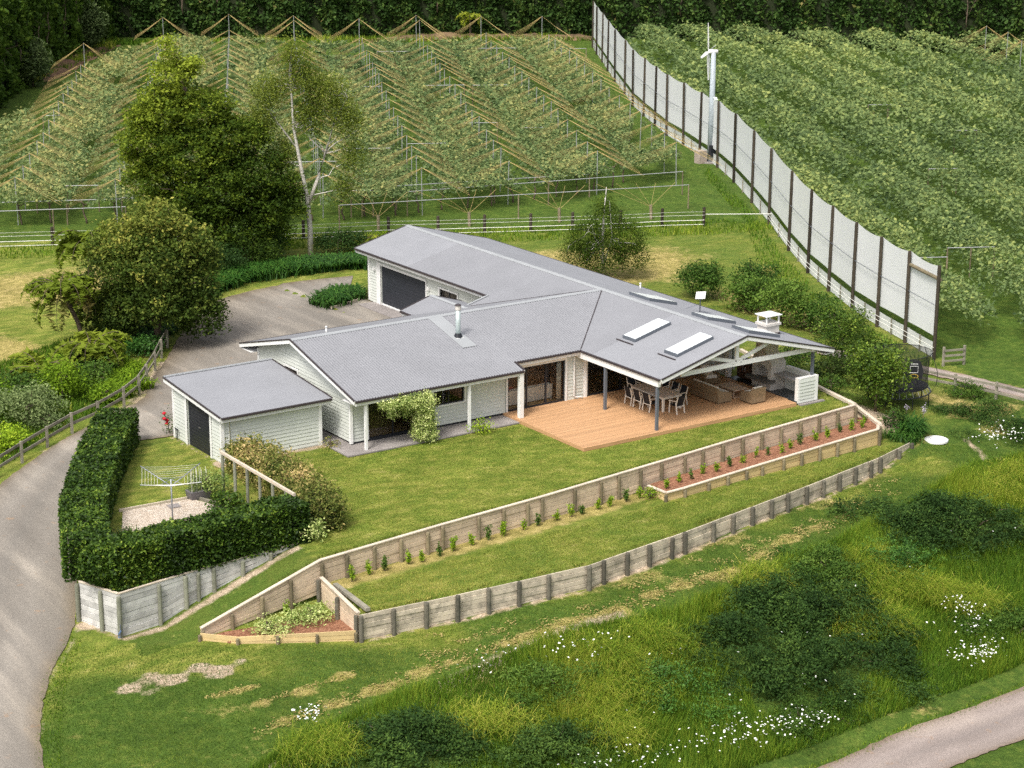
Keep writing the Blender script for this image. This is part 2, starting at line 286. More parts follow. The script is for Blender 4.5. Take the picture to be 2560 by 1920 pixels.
def ribbon(name,L,R,mat,off=.05,cols=30,wob=.025):
    L=catmull(L,14);R=catmull(R,14); n=len(L); s=np.linspace(0,1,cols)[None,:,None]; G=L[:,None]*(1-s)+R[:,None]*s
    G+=rng.normal(0,wob,G.shape)*(np.abs(s-.5)>.499); Z=H(G[...,0],G[...,1])+off
    # keep the sheet smooth where the ground below steps
    Z=np.maximum(Z,(np.roll(Z,1,0)+np.roll(Z,-1,0))/2*0+Z)
    idx=np.arange(n*cols).reshape(n,cols); q=np.stack([idx[:-1,:-1],idx[1:,:-1],idx[1:,1:],idx[:-1,1:]],-1).reshape(-1,4)
    return put(name,raw_mesh(name,np.dstack([G,Z]).reshape(-1,3),quads=q,smooth=True,tint=np.tile(np.linspace(0,1,cols),n)),mat,kind='structure')
def gravelmat(name,c,warm,along=(1,1,1)):
    t=NT(name); P=t.pos(); mp=t.new('Mapping'); mp.inputs['Scale'].default_value=along; mp.inputs['Rotation'].default_value=(0,0,math.radians(-28)); t.link(P,mp.inputs[0])
    n1=t.noise(mp.outputs[0],.45,5,.6); n2=t.noise(P,17,4,.8); n3=t.noise(P,1.5,5,.65); col=t.ramp(n1,[(.3,tuple(x*.86 for x in c)),(.5,c),(.72,warm)])
    col=t.mix(1,col,t.ramp(n2,[(.25,.6),(.55,1.),(.8,1.3)]),'MULTIPLY'); col=t.mix(t.ramp(n3,[(.62,0.),(.72,.5)]),col,(.36,.22,.12))
    tr=t.math('ADD',t.attr('tint').outputs['Fac'],t.math('MULTIPLY',t.math('SUBTRACT',n1,.5),.16)); col=t.mix(1,col,t.ramp(tr,[(0,(.72,.64,.52)),(.1,(.95,.92,.88)),(.28,(1.12,1.11,1.1)),(.42,(.96,.95,.94)),(.5,(.9,.9,.9)),(.58,(.96,.95,.94)),(.72,(1.12,1.11,1.1)),(.9,(.95,.93,.9)),(1,(.78,.7,.58))]),'MULTIPLY')
    t.bump(n2,.5,.03); return t.done(col,.9,.15)
m_grav=gravelmat('drive_gravel',(.24,.22,.195),(.36,.325,.28),(1.6,.22,1)); m_road=gravelmat('road_gravel',(.30,.255,.235),(.40,.34,.30),(.35,1,1))
ribbon('driveway',[(9,36.6),(4,37.2),(-.4,36.1),(-3.4,33.6),(-6.3,29.6),(-9.4,25),(-11.8,21.8),(-13.7,18.8),(-18,16.4),(-20.2,14.9),(-23.5,12.3),(-27,9),(-31,3),(-35,-5),(-39,-16),(-44,-30)],
 [(6.6,33),(6.5,29),(6.5,24),(6.4,19),(4,15.9),(-2,15.8),(-8.5,15.7),(-9.7,13.3),(-14.6,12.7),(-17.6,12.6),(-20.9,8.3),(-23.9,2.8),(-26.0,-1.9),(-28.9,-6.1),(-31.2,-11.2),(-36,-26)],m_grav,.04)
ribbon('road',[(-12,-22.6),(-5,-21.9),(0,-21.4),(7,-21.1),(14,-20.4),(24,-18.5)],[(-11,-25.5),(-4.5,-24.6),(.5,-24.2),(5,-24),(13,-23.3),(24,-21.5)],m_road,.05,18,.03)
ribbon('farm_track',[(24,10.5),(26.9,5.3),(28.7,-1),(31,-9)],[(23,9.2),(26,4.2),(27.5,-1.9),(29.5,-10)],m_road,.05,12,.05)
def slab(name,poly,z,mat,h=.06,kind='structure'):
    n=len(poly); V=[(x,y,z-h) for x,y in poly]+[(x,y,z) for x,y in poly]
    return fix_normals(put(name,raw_mesh(name,V,[tuple(range(n))[::-1],tuple(range(n,2*n))]+[(i,(i+1)%n,n+(i+1)%n,n+i) for i in range(n)]),mat,kind=kind))
slab('patio_path',[(-9.55,5.25),(-6,5.2),(-.02,5.2),(-.02,6.7),(-8.5,6.7),(-8.5,15.8),(-9.55,15.8)],-.1,m_conc)
slab('garage_apron',[(5.4,29.9),(6.5,29.9),(6.5,23.4),(5.4,23.4)],-.09,m_conc,.05)
def chipmat(name,stops):
    t=NT(name); v=t.new('TexVoronoi'); v.inputs['Scale'].default_value=16; t.link(t.pos(),v.inputs['Vector']); c=t.ramp(v.outputs['Color'],stops); c=t.mix(.55,c,t.ramp(t.noise(t.pos(),5,4,.7),[(.3,stops[0][1]),(.7,stops[-1][1])])); t.bump(v.outputs['Distance'],.8,.04); return t.done(c,.9,.15)
m_mulch=chipmat('bark_mulch',[(.1,(.10,.035,.018)),(.5,(.27,.11,.06)),(.9,(.44,.24,.15))]); m_peb=chipmat('shell_gravel',[(.1,(.36,.28,.20)),(.5,(.52,.43,.35)),(.9,(.70,.63,.55))])
slab('shell_bed',[(-21.2,4.15),(-18.1,4.0),(-17.3,2.0),(-18.2,-1.2),(-23.6,-.6),(-22.3,1.8)],-.12,m_peb,.1)
slab('mulch_bed',[(1.0,-4.86),(1.95,-4.8),(7.1,-4.15),(15.4,-3.2),(15.5,-1.75),(7.4,-2.6),(1.0,-3.5)],-1.0,m_mulch,.3)
slab('mulch_triangle',[(-22.3,-6.0),(-17.05,-5.55),(-17.35,-8.8),(-21.9,-6.9)],-1.98,m_mulch,.3)
slab('mulch_corner',[(15.5,-3.3),(15.6,-1.7),(16.2,-1.0),(16.9,-1.9)],-1.02,m_mulch,.3)
# ---- house
RS=.2586; RX,RZ=9.67,3.96; RY=11.59         # roof slope, long ridge (x) and height, cross ridge (y)
house=thing('house','long single-storey house with pale grey weatherboards and grey corrugated roof','house',(4,8,-.18))
def corr(name,eave_pt,edir,sdir,z0,segs,mat,parent,pitch=.1,amp=.0035,m=RS):
    "corrugated sheet: segs = (u0,u1,fun(u)->(v0,v1)); u runs along the eave, v uphill"
    V=[];Q=[]
    for u0,u1,fn in segs:
        us=np.linspace(u0,u1,max(2,int((u1-u0)/pitch*4)+1)); b=len(V)
        for k,u in enumerate(us):
            v0,v1=fn(u); w=amp*math.sin(2*math.pi*u/pitch)
            for v in(v0,v1): V.append((eave_pt[0]+edir[0]*u+sdir[0]*v,eave_pt[1]+edir[1]*u+sdir[1]*v,z0+m*v+w))
            if k: i=b+2*k; Q.append((i-2,i,i+1,i-1))
    V=NP(V);Q=NP(Q).astype(int); n=len(V); W=V.copy(); W[:,2]-=.05
    Q=np.vstack([Q,Q[:,::-1]+n,np.array([(0,1,n+1,n),(n-2,n-1,2*n-1,2*n-2)])])
    o=put(name,raw_mesh(name,np.vstack([V,W]),quads=Q,smooth=False),mat,parent); return fix_normals(o)
w=RX-4.41
roof=corr('roof',(4.41,0),(0,1),(1,0),2.6,[(5.4,6.33,lambda u:(0,w)),(6.33,RY,lambda u:(u-6.33,w)),(RY,16.86,lambda u:(w-(u-RY),w)),(16.86,25.2,lambda u:(1.58,w))],m_roof,house)
corr('roof',(4.41,0),(0,1),(1,0),2.6,[(-.08,5.4,lambda u:(0,w))],m_roof2,house); corr('roof',(4.41,0),(0,1),(1,0),2.6,[(25.2,31.11,lambda u:(1.58,w))],m_roof2,house)
we=15.41-RX; corr('roof',(15.41,0),(0,1),(-1,0),RZ-RS*we,[(-.08,31.11,lambda u:(0,we))],m_roof2,house)
wf=RY-5.48; corr('roof',(0,5.48),(1,0),(0,1),RZ-RS*wf,[(-8.995,.4,lambda u:(0,wf)),(.4,4.41,lambda u:(.85,wf)),(4.41,RX,lambda u:(.85+u-4.41,wf))],m_roof,house,.15,.02)
wb=16.86-RY; corr('roof',(0,16.86),(1,0),(0,-1),RZ-RS*wb,[(-8.995,4.4,lambda u:(0,wb)),(4.4,RX,lambda u:(u-4.4,wb))],m_roof,house)
# entrance porch gable behind the left wing
ps=.3; corr('roof',(1.36,0),(0,1),(1,0),2.5,[(16.2,18.38,lambda u:(0,1.94)),(14.6,16.2,lambda u:(max(0,(16.2-u)*1.2),1.94))],m_roof,house,m=ps); corr('roof',(5.24,0),(0,1),(-1,0),2.5,[(16.2,18.38,lambda u:(0,1.94)),(14.6,16.2,lambda u:(max(0,(16.2-u)*1.2),1.94))],m_roof,house,m=ps)
def cap(p,q,wd=.32,mat=m_ridge,z=.035,nm='ridge_cap',par=None):
    mb=MB(); mb.beam(Vector(p)+Vector((0,0,z)),Vector(q)+Vector((0,0,z)),wd,.03); mb.tube([Vector(p)+Vector((0,0,z+.02)),Vector(q)+Vector((0,0,z+.02))],.035,6); return mb.build(nm,mat,par or roof)
def ridge(p,q,side,slope,wd=.2):   # two-leaf ridge flashing
    p,q,s=Vector(p),Vector(q),Vector(side); mb=MB(); up=Vector((0,0,.028))
    for sg in(-1,1):
        d=s*sg*wd-Vector((0,0,slope*wd)); mb.add([p+up,q+up,q+up+d,p+up+d,p+up*.2,q+up*.2,q+up*.2+d,p+up*.2+d],[(0,1,2,3),(7,6,5,4),(3,2,6,7),(0,3,7,4),(1,5,6,2)])
    return mb.build('ridge_cap',m_ridge,roof)
ridge((RX,-.1,RZ),(RX,31.13,RZ),(1,0,0),RS); ridge((-9.02,RY,RZ),(RX,RY,RZ),(0,1,0),RS); ridge((3.3,14.6,3.09),(3.3,18.4,3.09),(1,0,0),ps,.15)
MB().beam((4.45,6.37,2.62),(RX,RY,RZ+.01),.05,.03).build('valley_flashing',m_gut,roof); MB().beam((4.42,16.84,2.61),(RX,RY,RZ+.01),.05,.03).build('valley_flashing',m_gut,roof)
# gutters, fascias, barge boards
def eave(p,q,out,over,gz,parent=house,soff=True):
    "gutter + white fascia + soffit; p,q on roof edge; out = outward unit"
    p,q,o=Vector(p),Vector(q),Vector(out); mb=MB(); mb.beam(p+o*.05-Vector((0,0,.05)),q+o*.05-Vector((0,0,.05)),.1,.09); mb.build('gutter',m_gut,parent)
    MB().beam(p-o*.03-Vector((0,0,.16)),q-o*.03-Vector((0,0,.16)),.04,.2).build('fascia',m_white,parent)
    if soff: MB().beam(p-o*(over/2+.05)-Vector((0,0,.235)),q-o*(over/2+.05)-Vector((0,0,.235)),over,.02).build('soffit',m_white,parent)
def barge(p,q,out,h=.2,parent=house):
    p,q,o=Vector(p),Vector(q),Vector(out); MB().beam(p+o*.02-Vector((0,0,h*.55)),q+o*.02-Vector((0,0,h*.55)),.04,h).build('barge_board',m_white,parent); MB().beam(p+o*.03+Vector((0,0,.0)),q+o*.03+Vector((0,0,.0)),.07,.06).build('barge_flashing',m_gut,parent)
ze=RZ-RS*we; zf=RZ-RS*wf; zb=RZ-RS*wb; zg=2.6+RS*1.58
eave((4.41,0,2.6),(4.41,6.2,2.6),(-1,0,0),.5,0,soff=False); eave((.45,6.33,2.6),(4.4,6.33,2.6),(0,-1,0),.36,0); eave((-8.98,5.48,zf),(.38,5.48,zf),(0,-1,0),1.2,0)
eave((-8.98,16.86,zb),(1.3,16.86,zb),(0,1,0),1.1,0); eave((5.99,16.9,zg),(5.99,31.1,zg),(-1,0,0),.56,0); eave((15.41,-.06,ze),(15.41,31.1,ze),(1,0,0),.5,0); eave((1.36,16.3,2.5),(1.36,18.36,2.5),(-1,0,0),.3,0,soff=False)
barge((4.41,-.08,2.6),(RX,-.08,RZ),(0,-1,0)); barge((RX,-.08,RZ),(15.41,-.08,ze),(0,-1,0)); barge((-8.995,5.48,zf),(-8.995,RY,RZ),(-1,0,0)); barge((-8.995,RY,RZ),(-8.995,16.86,zb),(-1,0,0))
barge((5.99,31.11,zg),(RX,31.11,RZ),(0,1,0)); barge((RX,31.11,RZ),(15.41,31.11,ze),(0,1,0)); barge((1.36,18.38,2.5),(3.3,18.38,3.08),(0,1,0),.14); barge((3.3,18.38,3.08),(5.24,18.38,2.5),(0,1,0),.14); barge((.42,5.48,zf),(.42,6.33,2.6),(1,0,0),.16)
MB().beam((5.95,16.85,zg+.03),(4.4,16.85,2.63),.12,.03).build('valley_flashing',m_ridge,roof)
# ceiling under the roofs (lined flat, white) so that rooms and verandah are closed
def lid(name,P,mat,parent): n=len(P); return fix_normals(put(name,raw_mesh(name,[tuple(p) for p in P]+[(p[0],p[1],p[2]-.03) for p in P],[tuple(range(n)),tuple(range(n,2*n))[::-1]]+[(i,(i+1)%n,n+(i+1)%n,n+i) for i in range(n)]),mat,parent))
m_lin=plain('lining_boards',(.45,.40,.35),.6,.1); d_=.1
lid('verandah_lining',[(4.55,.05,2.6-d_),(RX,.05,RZ-d_-.02),(RX,6.7,RZ-d_-.02),(4.55,6.7,2.6-d_)],m_lin,house); lid('verandah_lining',[(RX,.05,RZ-d_-.02),(15.3,.05,ze-d_),(15.3,6.7,ze-d_),(RX,6.7,RZ-d_-.02)],m_lin,house)
# weatherboard walls
BOARD=unit_mesh('weatherboard',[(0,0,0),(1,0,0),(1,1,0),(0,1,0),(0,0,1),(1,0,1),(1,.25,1),(0,.25,1)],[(0,1,2,3),(7,6,5,4),(3,2,6,7),(0,3,7,4),(1,5,6,2),(0,4,5,1)],m_wall)
def wall(parent,o,a,n,L,z0,top,openings=(),name='wall',boards=True,pitch=.172,mat=None):
    "o start point, a along, n outward, top(s) height; openings (s0,s1,z0,z1)"
    o,a,n=Vector(o),Vector(a),Vector(n); mb=MB(); cuts=sorted({0,L,*[c for w_ in openings for c in w_[:2]],*([L*k/8 for k in range(1,8)] if top(0)!=top(L*.37) else [])})
    for s0,s1 in zip(cuts[:-1],cuts[1:]):
        zz=[z0]; sm_=(s0+s1)/2
        spans=[]; b=z0
        for w_ in sorted([w_ for w_ in openings if w_[0]<=sm_<=w_[1]],key=lambda q:q[2]): spans.append((b,w_[2],w_[2])); b=w_[3]
        spans.append((b,top(s0),top(s1)))
        for lo,h0,h1 in spans:
            if max(h0,h1)-lo<.01: continue
            P=[]
            for s,h in((s0,h0),(s1,h1)):
                for z in(lo,h):
                    for t in(0,-.12): P.append(o+a*s+n*t+Vector((0,0,z-o.z)))
            mb.add(P,[(0,4,6,2),(1,3,7,5),(0,1,5,4),(2,6,7,3),(0,2,3,1),(4,5,7,6)])
    wl_=fix_normals(mb.build(name,mat or m_wall,parent))
    if boards:
        k=0
        while True:
            zz=z0+k*pitch; k+=1
            if zz>max(top(0),top(L/2),top(L))-.05: break
            ss=np.linspace(.0,L,max(8,int(L/.05))); ok=np.array([top(s)>zz+pitch*.6 for s in ss])
            for w_ in openings: ok&=~((ss>w_[0]-.09)&(ss<w_[1]+.09)&(w_[2]-.08<zz+pitch*.5)&(w_[3]+.08>zz+pitch*.5))
            i=0
            while i<len(ss):
                if ok[i]:
                    j=i
                    while j+1<len(ss) and ok[j+1]: j+=1
                    l=ss[j]-ss[i]
                    if l>.08:
                        p=o+a*ss[i]; hh=min(pitch*1.06,max(top(ss[i]),top(ss[j]))-zz)
                        put('weatherboard',BOARD,None,wl_,Matrix(((a.x*l,n.x*.038,0,p.x+n.x*.001),(a.y*l,n.y*.038,0,p.y+n.y*.001),(0,0,hh,zz),(0,0,0,1))))
                    i=j+1
                else: i+=1
    return wl_
def glassmat():
    t=NT('window_glass'); tr=t.new('BsdfTransparent'); tr.inputs[0].default_value=(.9,.92,.92,1); gl=t.new('BsdfGlossy'); gl.inputs['Roughness'].default_value=.02; fr=t.new('Fresnel'); fr.inputs[0].default_value=1.5
    mx=t.new('MixShader'); t.link(fr.outputs[0],mx.inputs[0]); t.link(tr.outputs[0],mx.inputs[1]); t.link(gl.outputs[0],mx.inputs[2]); t.link(mx.outputs[0],t.out.inputs[0]); return t.m
m_glass=glassmat()
def window(parent,o,a,n,s0,s1,z0,z1,bars=(),trim=.09,name='window',sill=True,fr=.055):
    o,a,n=Vector(o),Vector(a),Vector(n); P=lambda s,z,t=0: o+a*s+n*t+Vector((0,0,z-o.z))
    mb=MB()
    if trim:
        for p,q in((P(s0-trim/2,z0-trim,.05),P(s0-trim/2,z1+trim,.05)),(P(s1+trim/2,z0-trim,.05),P(s1+trim/2,z1+trim,.05))): mb.beam(p,q,trim,.05,n)
        mb.beam(P(s0,z1+trim/2,.05),P(s1,z1+trim/2,.05),.05,trim)
        if sill: mb.beam(P(s0,z0-trim/2,.055),P(s1,z0-trim/2,.055),.07,trim)
    w_=mb.build(name,m_white,parent) if trim else None
    f=MB()
    for p,q in((P(s0+fr/2,z0,-.03),P(s0+fr/2,z1,-.03)),(P(s1-fr/2,z0,-.03),P(s1-fr/2,z1,-.03))): f.beam(p,q,fr,.06,n)
    for z in(z0+fr/2,z1-fr/2): f.beam(P(s0+fr,z,-.03),P(s1-fr,z,-.03),.06,fr)
    for s in bars: f.beam(P(s,z0+fr,-.03),P(s,z1-fr,-.03),fr*1.3,.055,n)
    if w_: fo=f.build('frame',m_dark,w_)
    else: fo=w_=f.build(name,m_dark,parent)
    ed=[s0+fr]+list(bars)+[s1-fr]
    for e0,e1 in zip(ed[:-1],ed[1:]):
        g=MB(); g.add([P(e0,z0+fr,-.035),P(e1,z0+fr,-.035),P(e1,z1-fr,-.035),P(e0,z1-fr,-.035)],[(0,1,2,3)]); g.build('pane',m_glass,w_)
    return w_
FY=6.7; A=(1,0,0); NF=(0,-1,0)
o_=(-8.52,FY,0); T=lambda x:x+8.52
op=[(T(-7.62),T(-4.9),0,2.0),(T(-4.0),T(-2.27),1.0,1.82),(T(.26),T(3.72),0,2.12)]
wall(house,o_,A,NF,13.47,0,lambda s:2.36 if s<8.9 else 2.42,op)
window(house,o_,A,NF,op[0][0],op[0][1],0,2.0,[T(-6.26)],0,'sliding_door'); window(house,o_,A,NF,op[1][0],op[1][1],1.0,1.82,[T(-3.13)]); window(house,o_,A,NF,op[2][0],op[2][1],0,2.12,[T(1.42),T(2.58)],0,'sliding_door',fr=.07)
for x0,x1,z1 in((.16,.26,2.3),(3.72,3.83,2.3),(4.83,4.95,2.42),(-7.75,-7.62,2.2)): MB().box(x0,x1,FY-.07,FY-.052,0,z1).build('door_trim',m_white,house)
MB().box(.26,3.72,FY-.07,FY-.052,2.12,2.3).build('door_trim',m_white,house)
wall(house,(4.95,FY,0),A,NF,8.4,0,lambda s:(2.6-RS*4.41+RS*(s+4.95) if s<RX-4.95 else RZ-RS*(s+4.95-RX))-.12,[(.2,4.35,0,2.12)]); window(house,(4.95,FY,0),A,NF,.2,4.35,0,2.12,[1.24,2.28,3.31],0,'sliding_door',fr=.07)
# gable wall of the left wing, rear wall, garage walls
gt=lambda s:(zf+RS*(s+FY-5.48) if s+FY<RY else RZ-RS*(s+FY-RY))-.1
wall(house,(-8.52,15.75,0),(0,-1,0),(-1,0,0),15.75-FY,0,lambda s:gt(15.75-FY-s),[(15.75-13.0,15.75-11.72,1.55,2.27)]); window(house,(-8.52,15.75,0),(0,-1,0),(-1,0,0),15.75-13.0,15.75-11.72,1.55,2.27)
wall(house,(6.4,15.75,0),(-1,0,0),(0,1,0),14.92,0,lambda s:2.72,[],boards=False)
GX=6.55; go=(GX,30.37,-.1); wall(house,go,(0,-1,0),(-1,0,0),14.6,-.1,lambda s:2.85,[(1.3,6.3,-.1,2.27),(7.75,9.6,1.1,2.17)])
gd=MB(); gd.box(GX+.06,GX+.1,24.07,29.07,-.05,2.27); gdo=gd.build('garage_door',plain('charcoal_sheet',(.03,.033,.042),.5,.08),house)
for k in range(1,12): MB().box(GX+.052,GX+.062,24.1,29.04,-.05+k*.192-.075,-.05+k*.192+.075).build('door_panel',gdo.data.materials[0],gdo)
for b_ in((GX-.07,GX-.052,29.07,29.5,-.1,2.42),(GX-.07,GX-.052,23.95,24.07,-.1,2.36),(GX-.07,GX-.052,24.07,29.07,2.27,2.4),(GX-.02,GX+.05,24.07,29.07,-.1,-.02)): MB().box(*b_).build('door_trim',m_white,house)
window(house,go,(0,-1,0),(-1,0,0),7.75,9.6,1.1,2.17,[8.68]); 
for y in(29.75,23.7): MB().box(GX-.16,GX-.03,y-.07,y+.07,1.85,2.05).build('wall_lamp',m_white,house)
wall(house,(14.8,30.37,-.1),(-1,0,0),(0,1,0),8.25,-.1,lambda s:min(RZ-RS*abs(14.8-s-RX),9)-.1,[],boards=False); wall(house,(14.8,6.7,-.1),(0,1,0),(1,0,0),23.67,-.1,lambda s:2.5,[],boards=False)
for x,y,z1,wx,wy in((-8.56,6.66,2.3,.14,.14),(-8.56,15.7,2.55,.1,.14),(GX-.03,30.36,2.85,.12,.16),(4.99,6.66,2.5,.12,.1),(13.33,6.67,2.9,.14,.1)): MB().box(x-wx/2,x+wx/2,y-wy/2,y+wy/2,-.05,z1).build('corner_board',m_white,house)
for b_ in((-8.45,4.9,FY-.02,FY+.06,-.2,.0),(-8.5,-8.42,FY,15.7,-.2,0),(GX-.01,GX+.07,16,30.3,-.25,-.1)): MB().box(*b_).build('foundation',m_dark,house)
# rooms behind the glass
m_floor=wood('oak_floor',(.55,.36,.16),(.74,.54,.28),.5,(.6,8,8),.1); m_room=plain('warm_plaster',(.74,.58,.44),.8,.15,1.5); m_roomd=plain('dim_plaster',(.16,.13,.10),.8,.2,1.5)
for x0,x1 in((-.3,4.85),(4.9,13.2),(-8.4,-.4)): MB().box(x0,x1,FY+.1,11.5,-.1,.02).build('floor',m_floor,house)
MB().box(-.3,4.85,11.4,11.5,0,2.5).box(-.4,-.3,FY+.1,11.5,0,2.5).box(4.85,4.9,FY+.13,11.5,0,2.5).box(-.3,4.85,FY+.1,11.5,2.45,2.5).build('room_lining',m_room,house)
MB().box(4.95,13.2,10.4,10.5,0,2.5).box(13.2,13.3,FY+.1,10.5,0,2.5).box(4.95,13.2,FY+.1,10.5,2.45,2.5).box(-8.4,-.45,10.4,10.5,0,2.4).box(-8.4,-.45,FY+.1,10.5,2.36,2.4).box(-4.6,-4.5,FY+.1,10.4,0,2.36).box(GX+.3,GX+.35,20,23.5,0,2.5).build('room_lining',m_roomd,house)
cu=MB(); 
for k in range(9): cu.tube([(3.38+k*.03,FY+.2+.03*(k%2),.03),(3.38+k*.03,FY+.2+.03*(k%2),2.1)],.022,6)
cu.build('curtain',plain('cream_cloth',(.72,.68,.58),.9),house,True)
# verandah posts, beams, truss
def post(x,y,z0,z1,s,mat,base=True,nm='verandah_post'):
    mb=MB().box(x-s/2,x+s/2,y-s/2,y+s/2,z0,z1)
    o=mb.build(nm,mat,house); return o
for x,y in((-8.37,5.62),(-2.66,5.62)): post(x,y,-.15,2.2,.12,m_white)
post(.27,5.55,-.18,2.25,.22,m_white); post(4.48,.27,0,2.3,.13,m_post); post(4.48,4.35,0,2.3,.13,m_post); post(14.35,.3,1.15,2.4,.13,m_post); post(13.33,5.5,0,2.85,.24,m_white)
for b_ in((4.38,4.56,.12,6.6,2.18,2.5),(-8.4,.35,5.55,5.69,2.1,2.24),(14.26,14.44,.2,6.6,2.38,2.62)): MB().box(*b_).build('verandah_beam',m_white,house)
tr=MB(); ty=.3; tr.beam((5.9,ty,2.53),(14.6,ty,2.53),.11,.22); tr.beam((4.5,ty,2.43),(RX,ty,RZ-.2),.11,.16); tr.beam((RX,ty,RZ-.2),(14.9,ty,ze-.06),.11,.16); truss=tr.build('roof_truss',m_white,house)
MB().beam((9.37,ty,2.6),(9.37,ty,3.75),.2,.1,(0,1,0)).build('king_post',m_white,truss)
for q in((11.4,ty,3.3),(7.4,ty,3.12)): MB().beam((9.5 if q[0]>9 else 9.2,ty-.002,2.68),q,.1,.17).build('strut',m_white,truss)
bolts=MB()
for x,z in((9.1,2.55),(9.6,2.6),(9.3,2.68),(9.75,2.72),(11.3,3.25),(14.1,2.55),(14.2,2.55),(14.3,2.55)): bolts.tube([(x,ty-.05,z),(x,ty-.068,z)],.025,6)
bolts.build('bolt',m_dark,truss)
MB().box(13.35,13.45,5.5,6.68,0,2.2).build('return_wall',m_wall,house)
# downpipes
def pipe(P,r=.04,par=house): return MB().tube(P,r,8).build('downpipe',m_white,par,True)
pipe([(4.9,6.2,2.35),(4.75,6.25,2.3),(4.25,6.55,2.3),(4.22,6.59,2.2),(4.22,6.59,.2),(4.3,6.58,.12),(4.62,6.5,.12),(4.66,6.48,.02)]); pipe([(6.0,31,2.85),(6.2,30.55,2.78),(6.48,30.44,2.7),(6.48,30.44,-.1)])
# skylights
m_sky=plain('skylight_diffuser',(.74,.78,.79),.25,.02,spec=.5)
for (x0,x1,y0,y1,z_) in((6.35,8.58,4.45,5.48,1),(6.35,8.58,1.14,2.17,1),(10.75,12.62,8.95,10.7,-1),(10.75,12.62,4.2,5.5,-1),(10.75,12.8,1.05,2.35,-1)):
    Z=lambda x:RZ-RS*abs(RX-x); r0=[(x,y,Z(x)-.02) for x,y in((x0,y0),(x1,y0),(x1,y1),(x0,y1))]; mb=MB(); e=.04
    mb.loft([r0,[(x,y,z+.17) for x,y,z in r0]]); sk=fix_normals(mb.build('skylight',m_post,house))
    MB().add([(x0+e,y0+e,Z(x0+e)+.163),(x1-e,y0+e,Z(x1-e)+.163),(x1-e,y1-e,Z(x1-e)+.163),(x0+e,y1-e,Z(x0+e)+.163)],[(0,1,2,3)]).build('pane',m_sky,sk)
    if z_>0: cap((x0-.25,y0-.15,Z(x0-.25)),(x0-.25,y1+.15,Z(x0-.25)),.04,m_gut,.01,'flashing',sk)
# flue, vents, aerial
Zf=lambda y:RZ-RS*(RY-y)
MB().add([(-1.3,8.26,Zf(8.26)+.03),(-.48,8.26,Zf(8.26)+.03),(-.48,11.4,Zf(11.4)+.03),(-1.3,11.4,Zf(11.4)+.03)],[(0,1,2,3)]).build('flue_flashing',m_ridge,house)
fl=MB().tube([(-.86,9.35,3.3),(-.86,9.35,4.75)],.125,14).build('flue',plain('flue_steel',(.52,.60,.60),.4,.06,metal=.3),house,True)
MB().tube([(-.86,9.35,4.75),(-.86,9.35,4.98)],[.15,.15],14).build('cowl',plain('cowl_steel',(.62,.58,.55),.5,.1),fl); MB().tube([(-.86,9.35,4.98),(-.86,9.35,5.03)],[.19,.12],12).build('cowl_lid',m_gut,fl); MB().tube([(-.86,9.35,3.34),(-.86,9.35,3.56)],[.24,.15],12).build('flue_boot',m_dark,fl); MB().box(-1.08,-.64,9.13,9.57,3.32,3.37).build('flue_base',m_white,fl)
for x,y,z in((14.1,14,2.95),(-6.6,12.3,3.85)): MB().tube([(x,y,z-.15),(x,y,z+.2)],.045,8).tube([(x,y,z+.2),(x,y,z+.26)],[.07,.05],8).build('roof_vent',m_white,house,True)
dz=RZ-RS*(12.82-RX); ae=MB().tube([(12.82,7.32,dz-.05),(12.82,7.32,dz+.85)],.03,8).build('aerial_mast',m_post,house,True); MB().beam((12.55,7.0,dz+.82),(13.1,7.6,dz+.98),.5,.04,(-.3,-.2,1)).build('aerial_panel',m_white,ae); MB().tube([(12.82,7.32,dz+.45),(12.3,7.9,dz+.12)],.012,5).build('stay',m_post,ae)
# ---- deck: every board is laid singly
deck=thing('timber_deck','orange-brown timber deck of long boards in front of the house','deck',(6,3,-.18))
DB=bevel_unit('deck_board',m_deck,.05); nb=48; bw=6.68/nb
for k in range(nb):
    y=bw*(k+.5); xe=13.1 if y<.7 else 13.2
    cut=[0,random.choice([3.6,4.8,5.4]),random.choice([8.2,9.0,10.2]),xe]
    for x0,x1 in zip(cut[:-1],cut[1:]): put('deck_board',DB,None,deck,bar_matrix((x0+.002,y,-.015),(x1-.002,y,-.015),bw-.006,.03))
MB().box(-.02,13.1,-.03,.0,-.17,.0).box(-.03,0,0,6.6,-.17,-.002).build('fascia_board',m_deck,deck); MB().box(.05,13,.05,6.6,-.17,-.035).build('joists',m_dark,deck)
# ---- outdoor room: tiles, fireplace, half wall, cabinet
slab('hearth_tiles',[(13.22,.15),(14.6,.15),(14.6,5.4),(13.22,5.4)],.004,plain('slate_tile',(.045,.05,.055),.35,.2,2),.18)
m_sch=plain('limewashed_block',(.60,.57,.53),.9,.14,3,.4,30); m_stone=plain('grey_stone',(.13,.125,.115),.8,.25,4,.4,30)
fp=thing('outdoor_fireplace','whitewashed block fireplace with arched opening and chimney through the roof','fireplace',(13.9,3,0))
mb=MB(); mb.box(13.42,14.4,2.3,2.55,0,1.42); mb.box(13.42,14.4,3.5,3.75,0,1.42); mb.box(14.1,14.4,2.55,3.5,0,1.42); mb.box(13.42,14.1,2.55,3.5,0,.46)
ar=[(2.55+.95*k/8,1.02+.2*math.sin(math.pi*k/8)) for k in range(9)]
for (y0,z0),(y1,z1) in zip(ar[:-1],ar[1:]): mb.add([(x,y,z) for x in(13.42,14.1) for y,z in((y0,z0),(y1,z1),(y1,1.42),(y0,1.42))],[(0,1,2,3),(7,6,5,4),(0,4,5,1)])
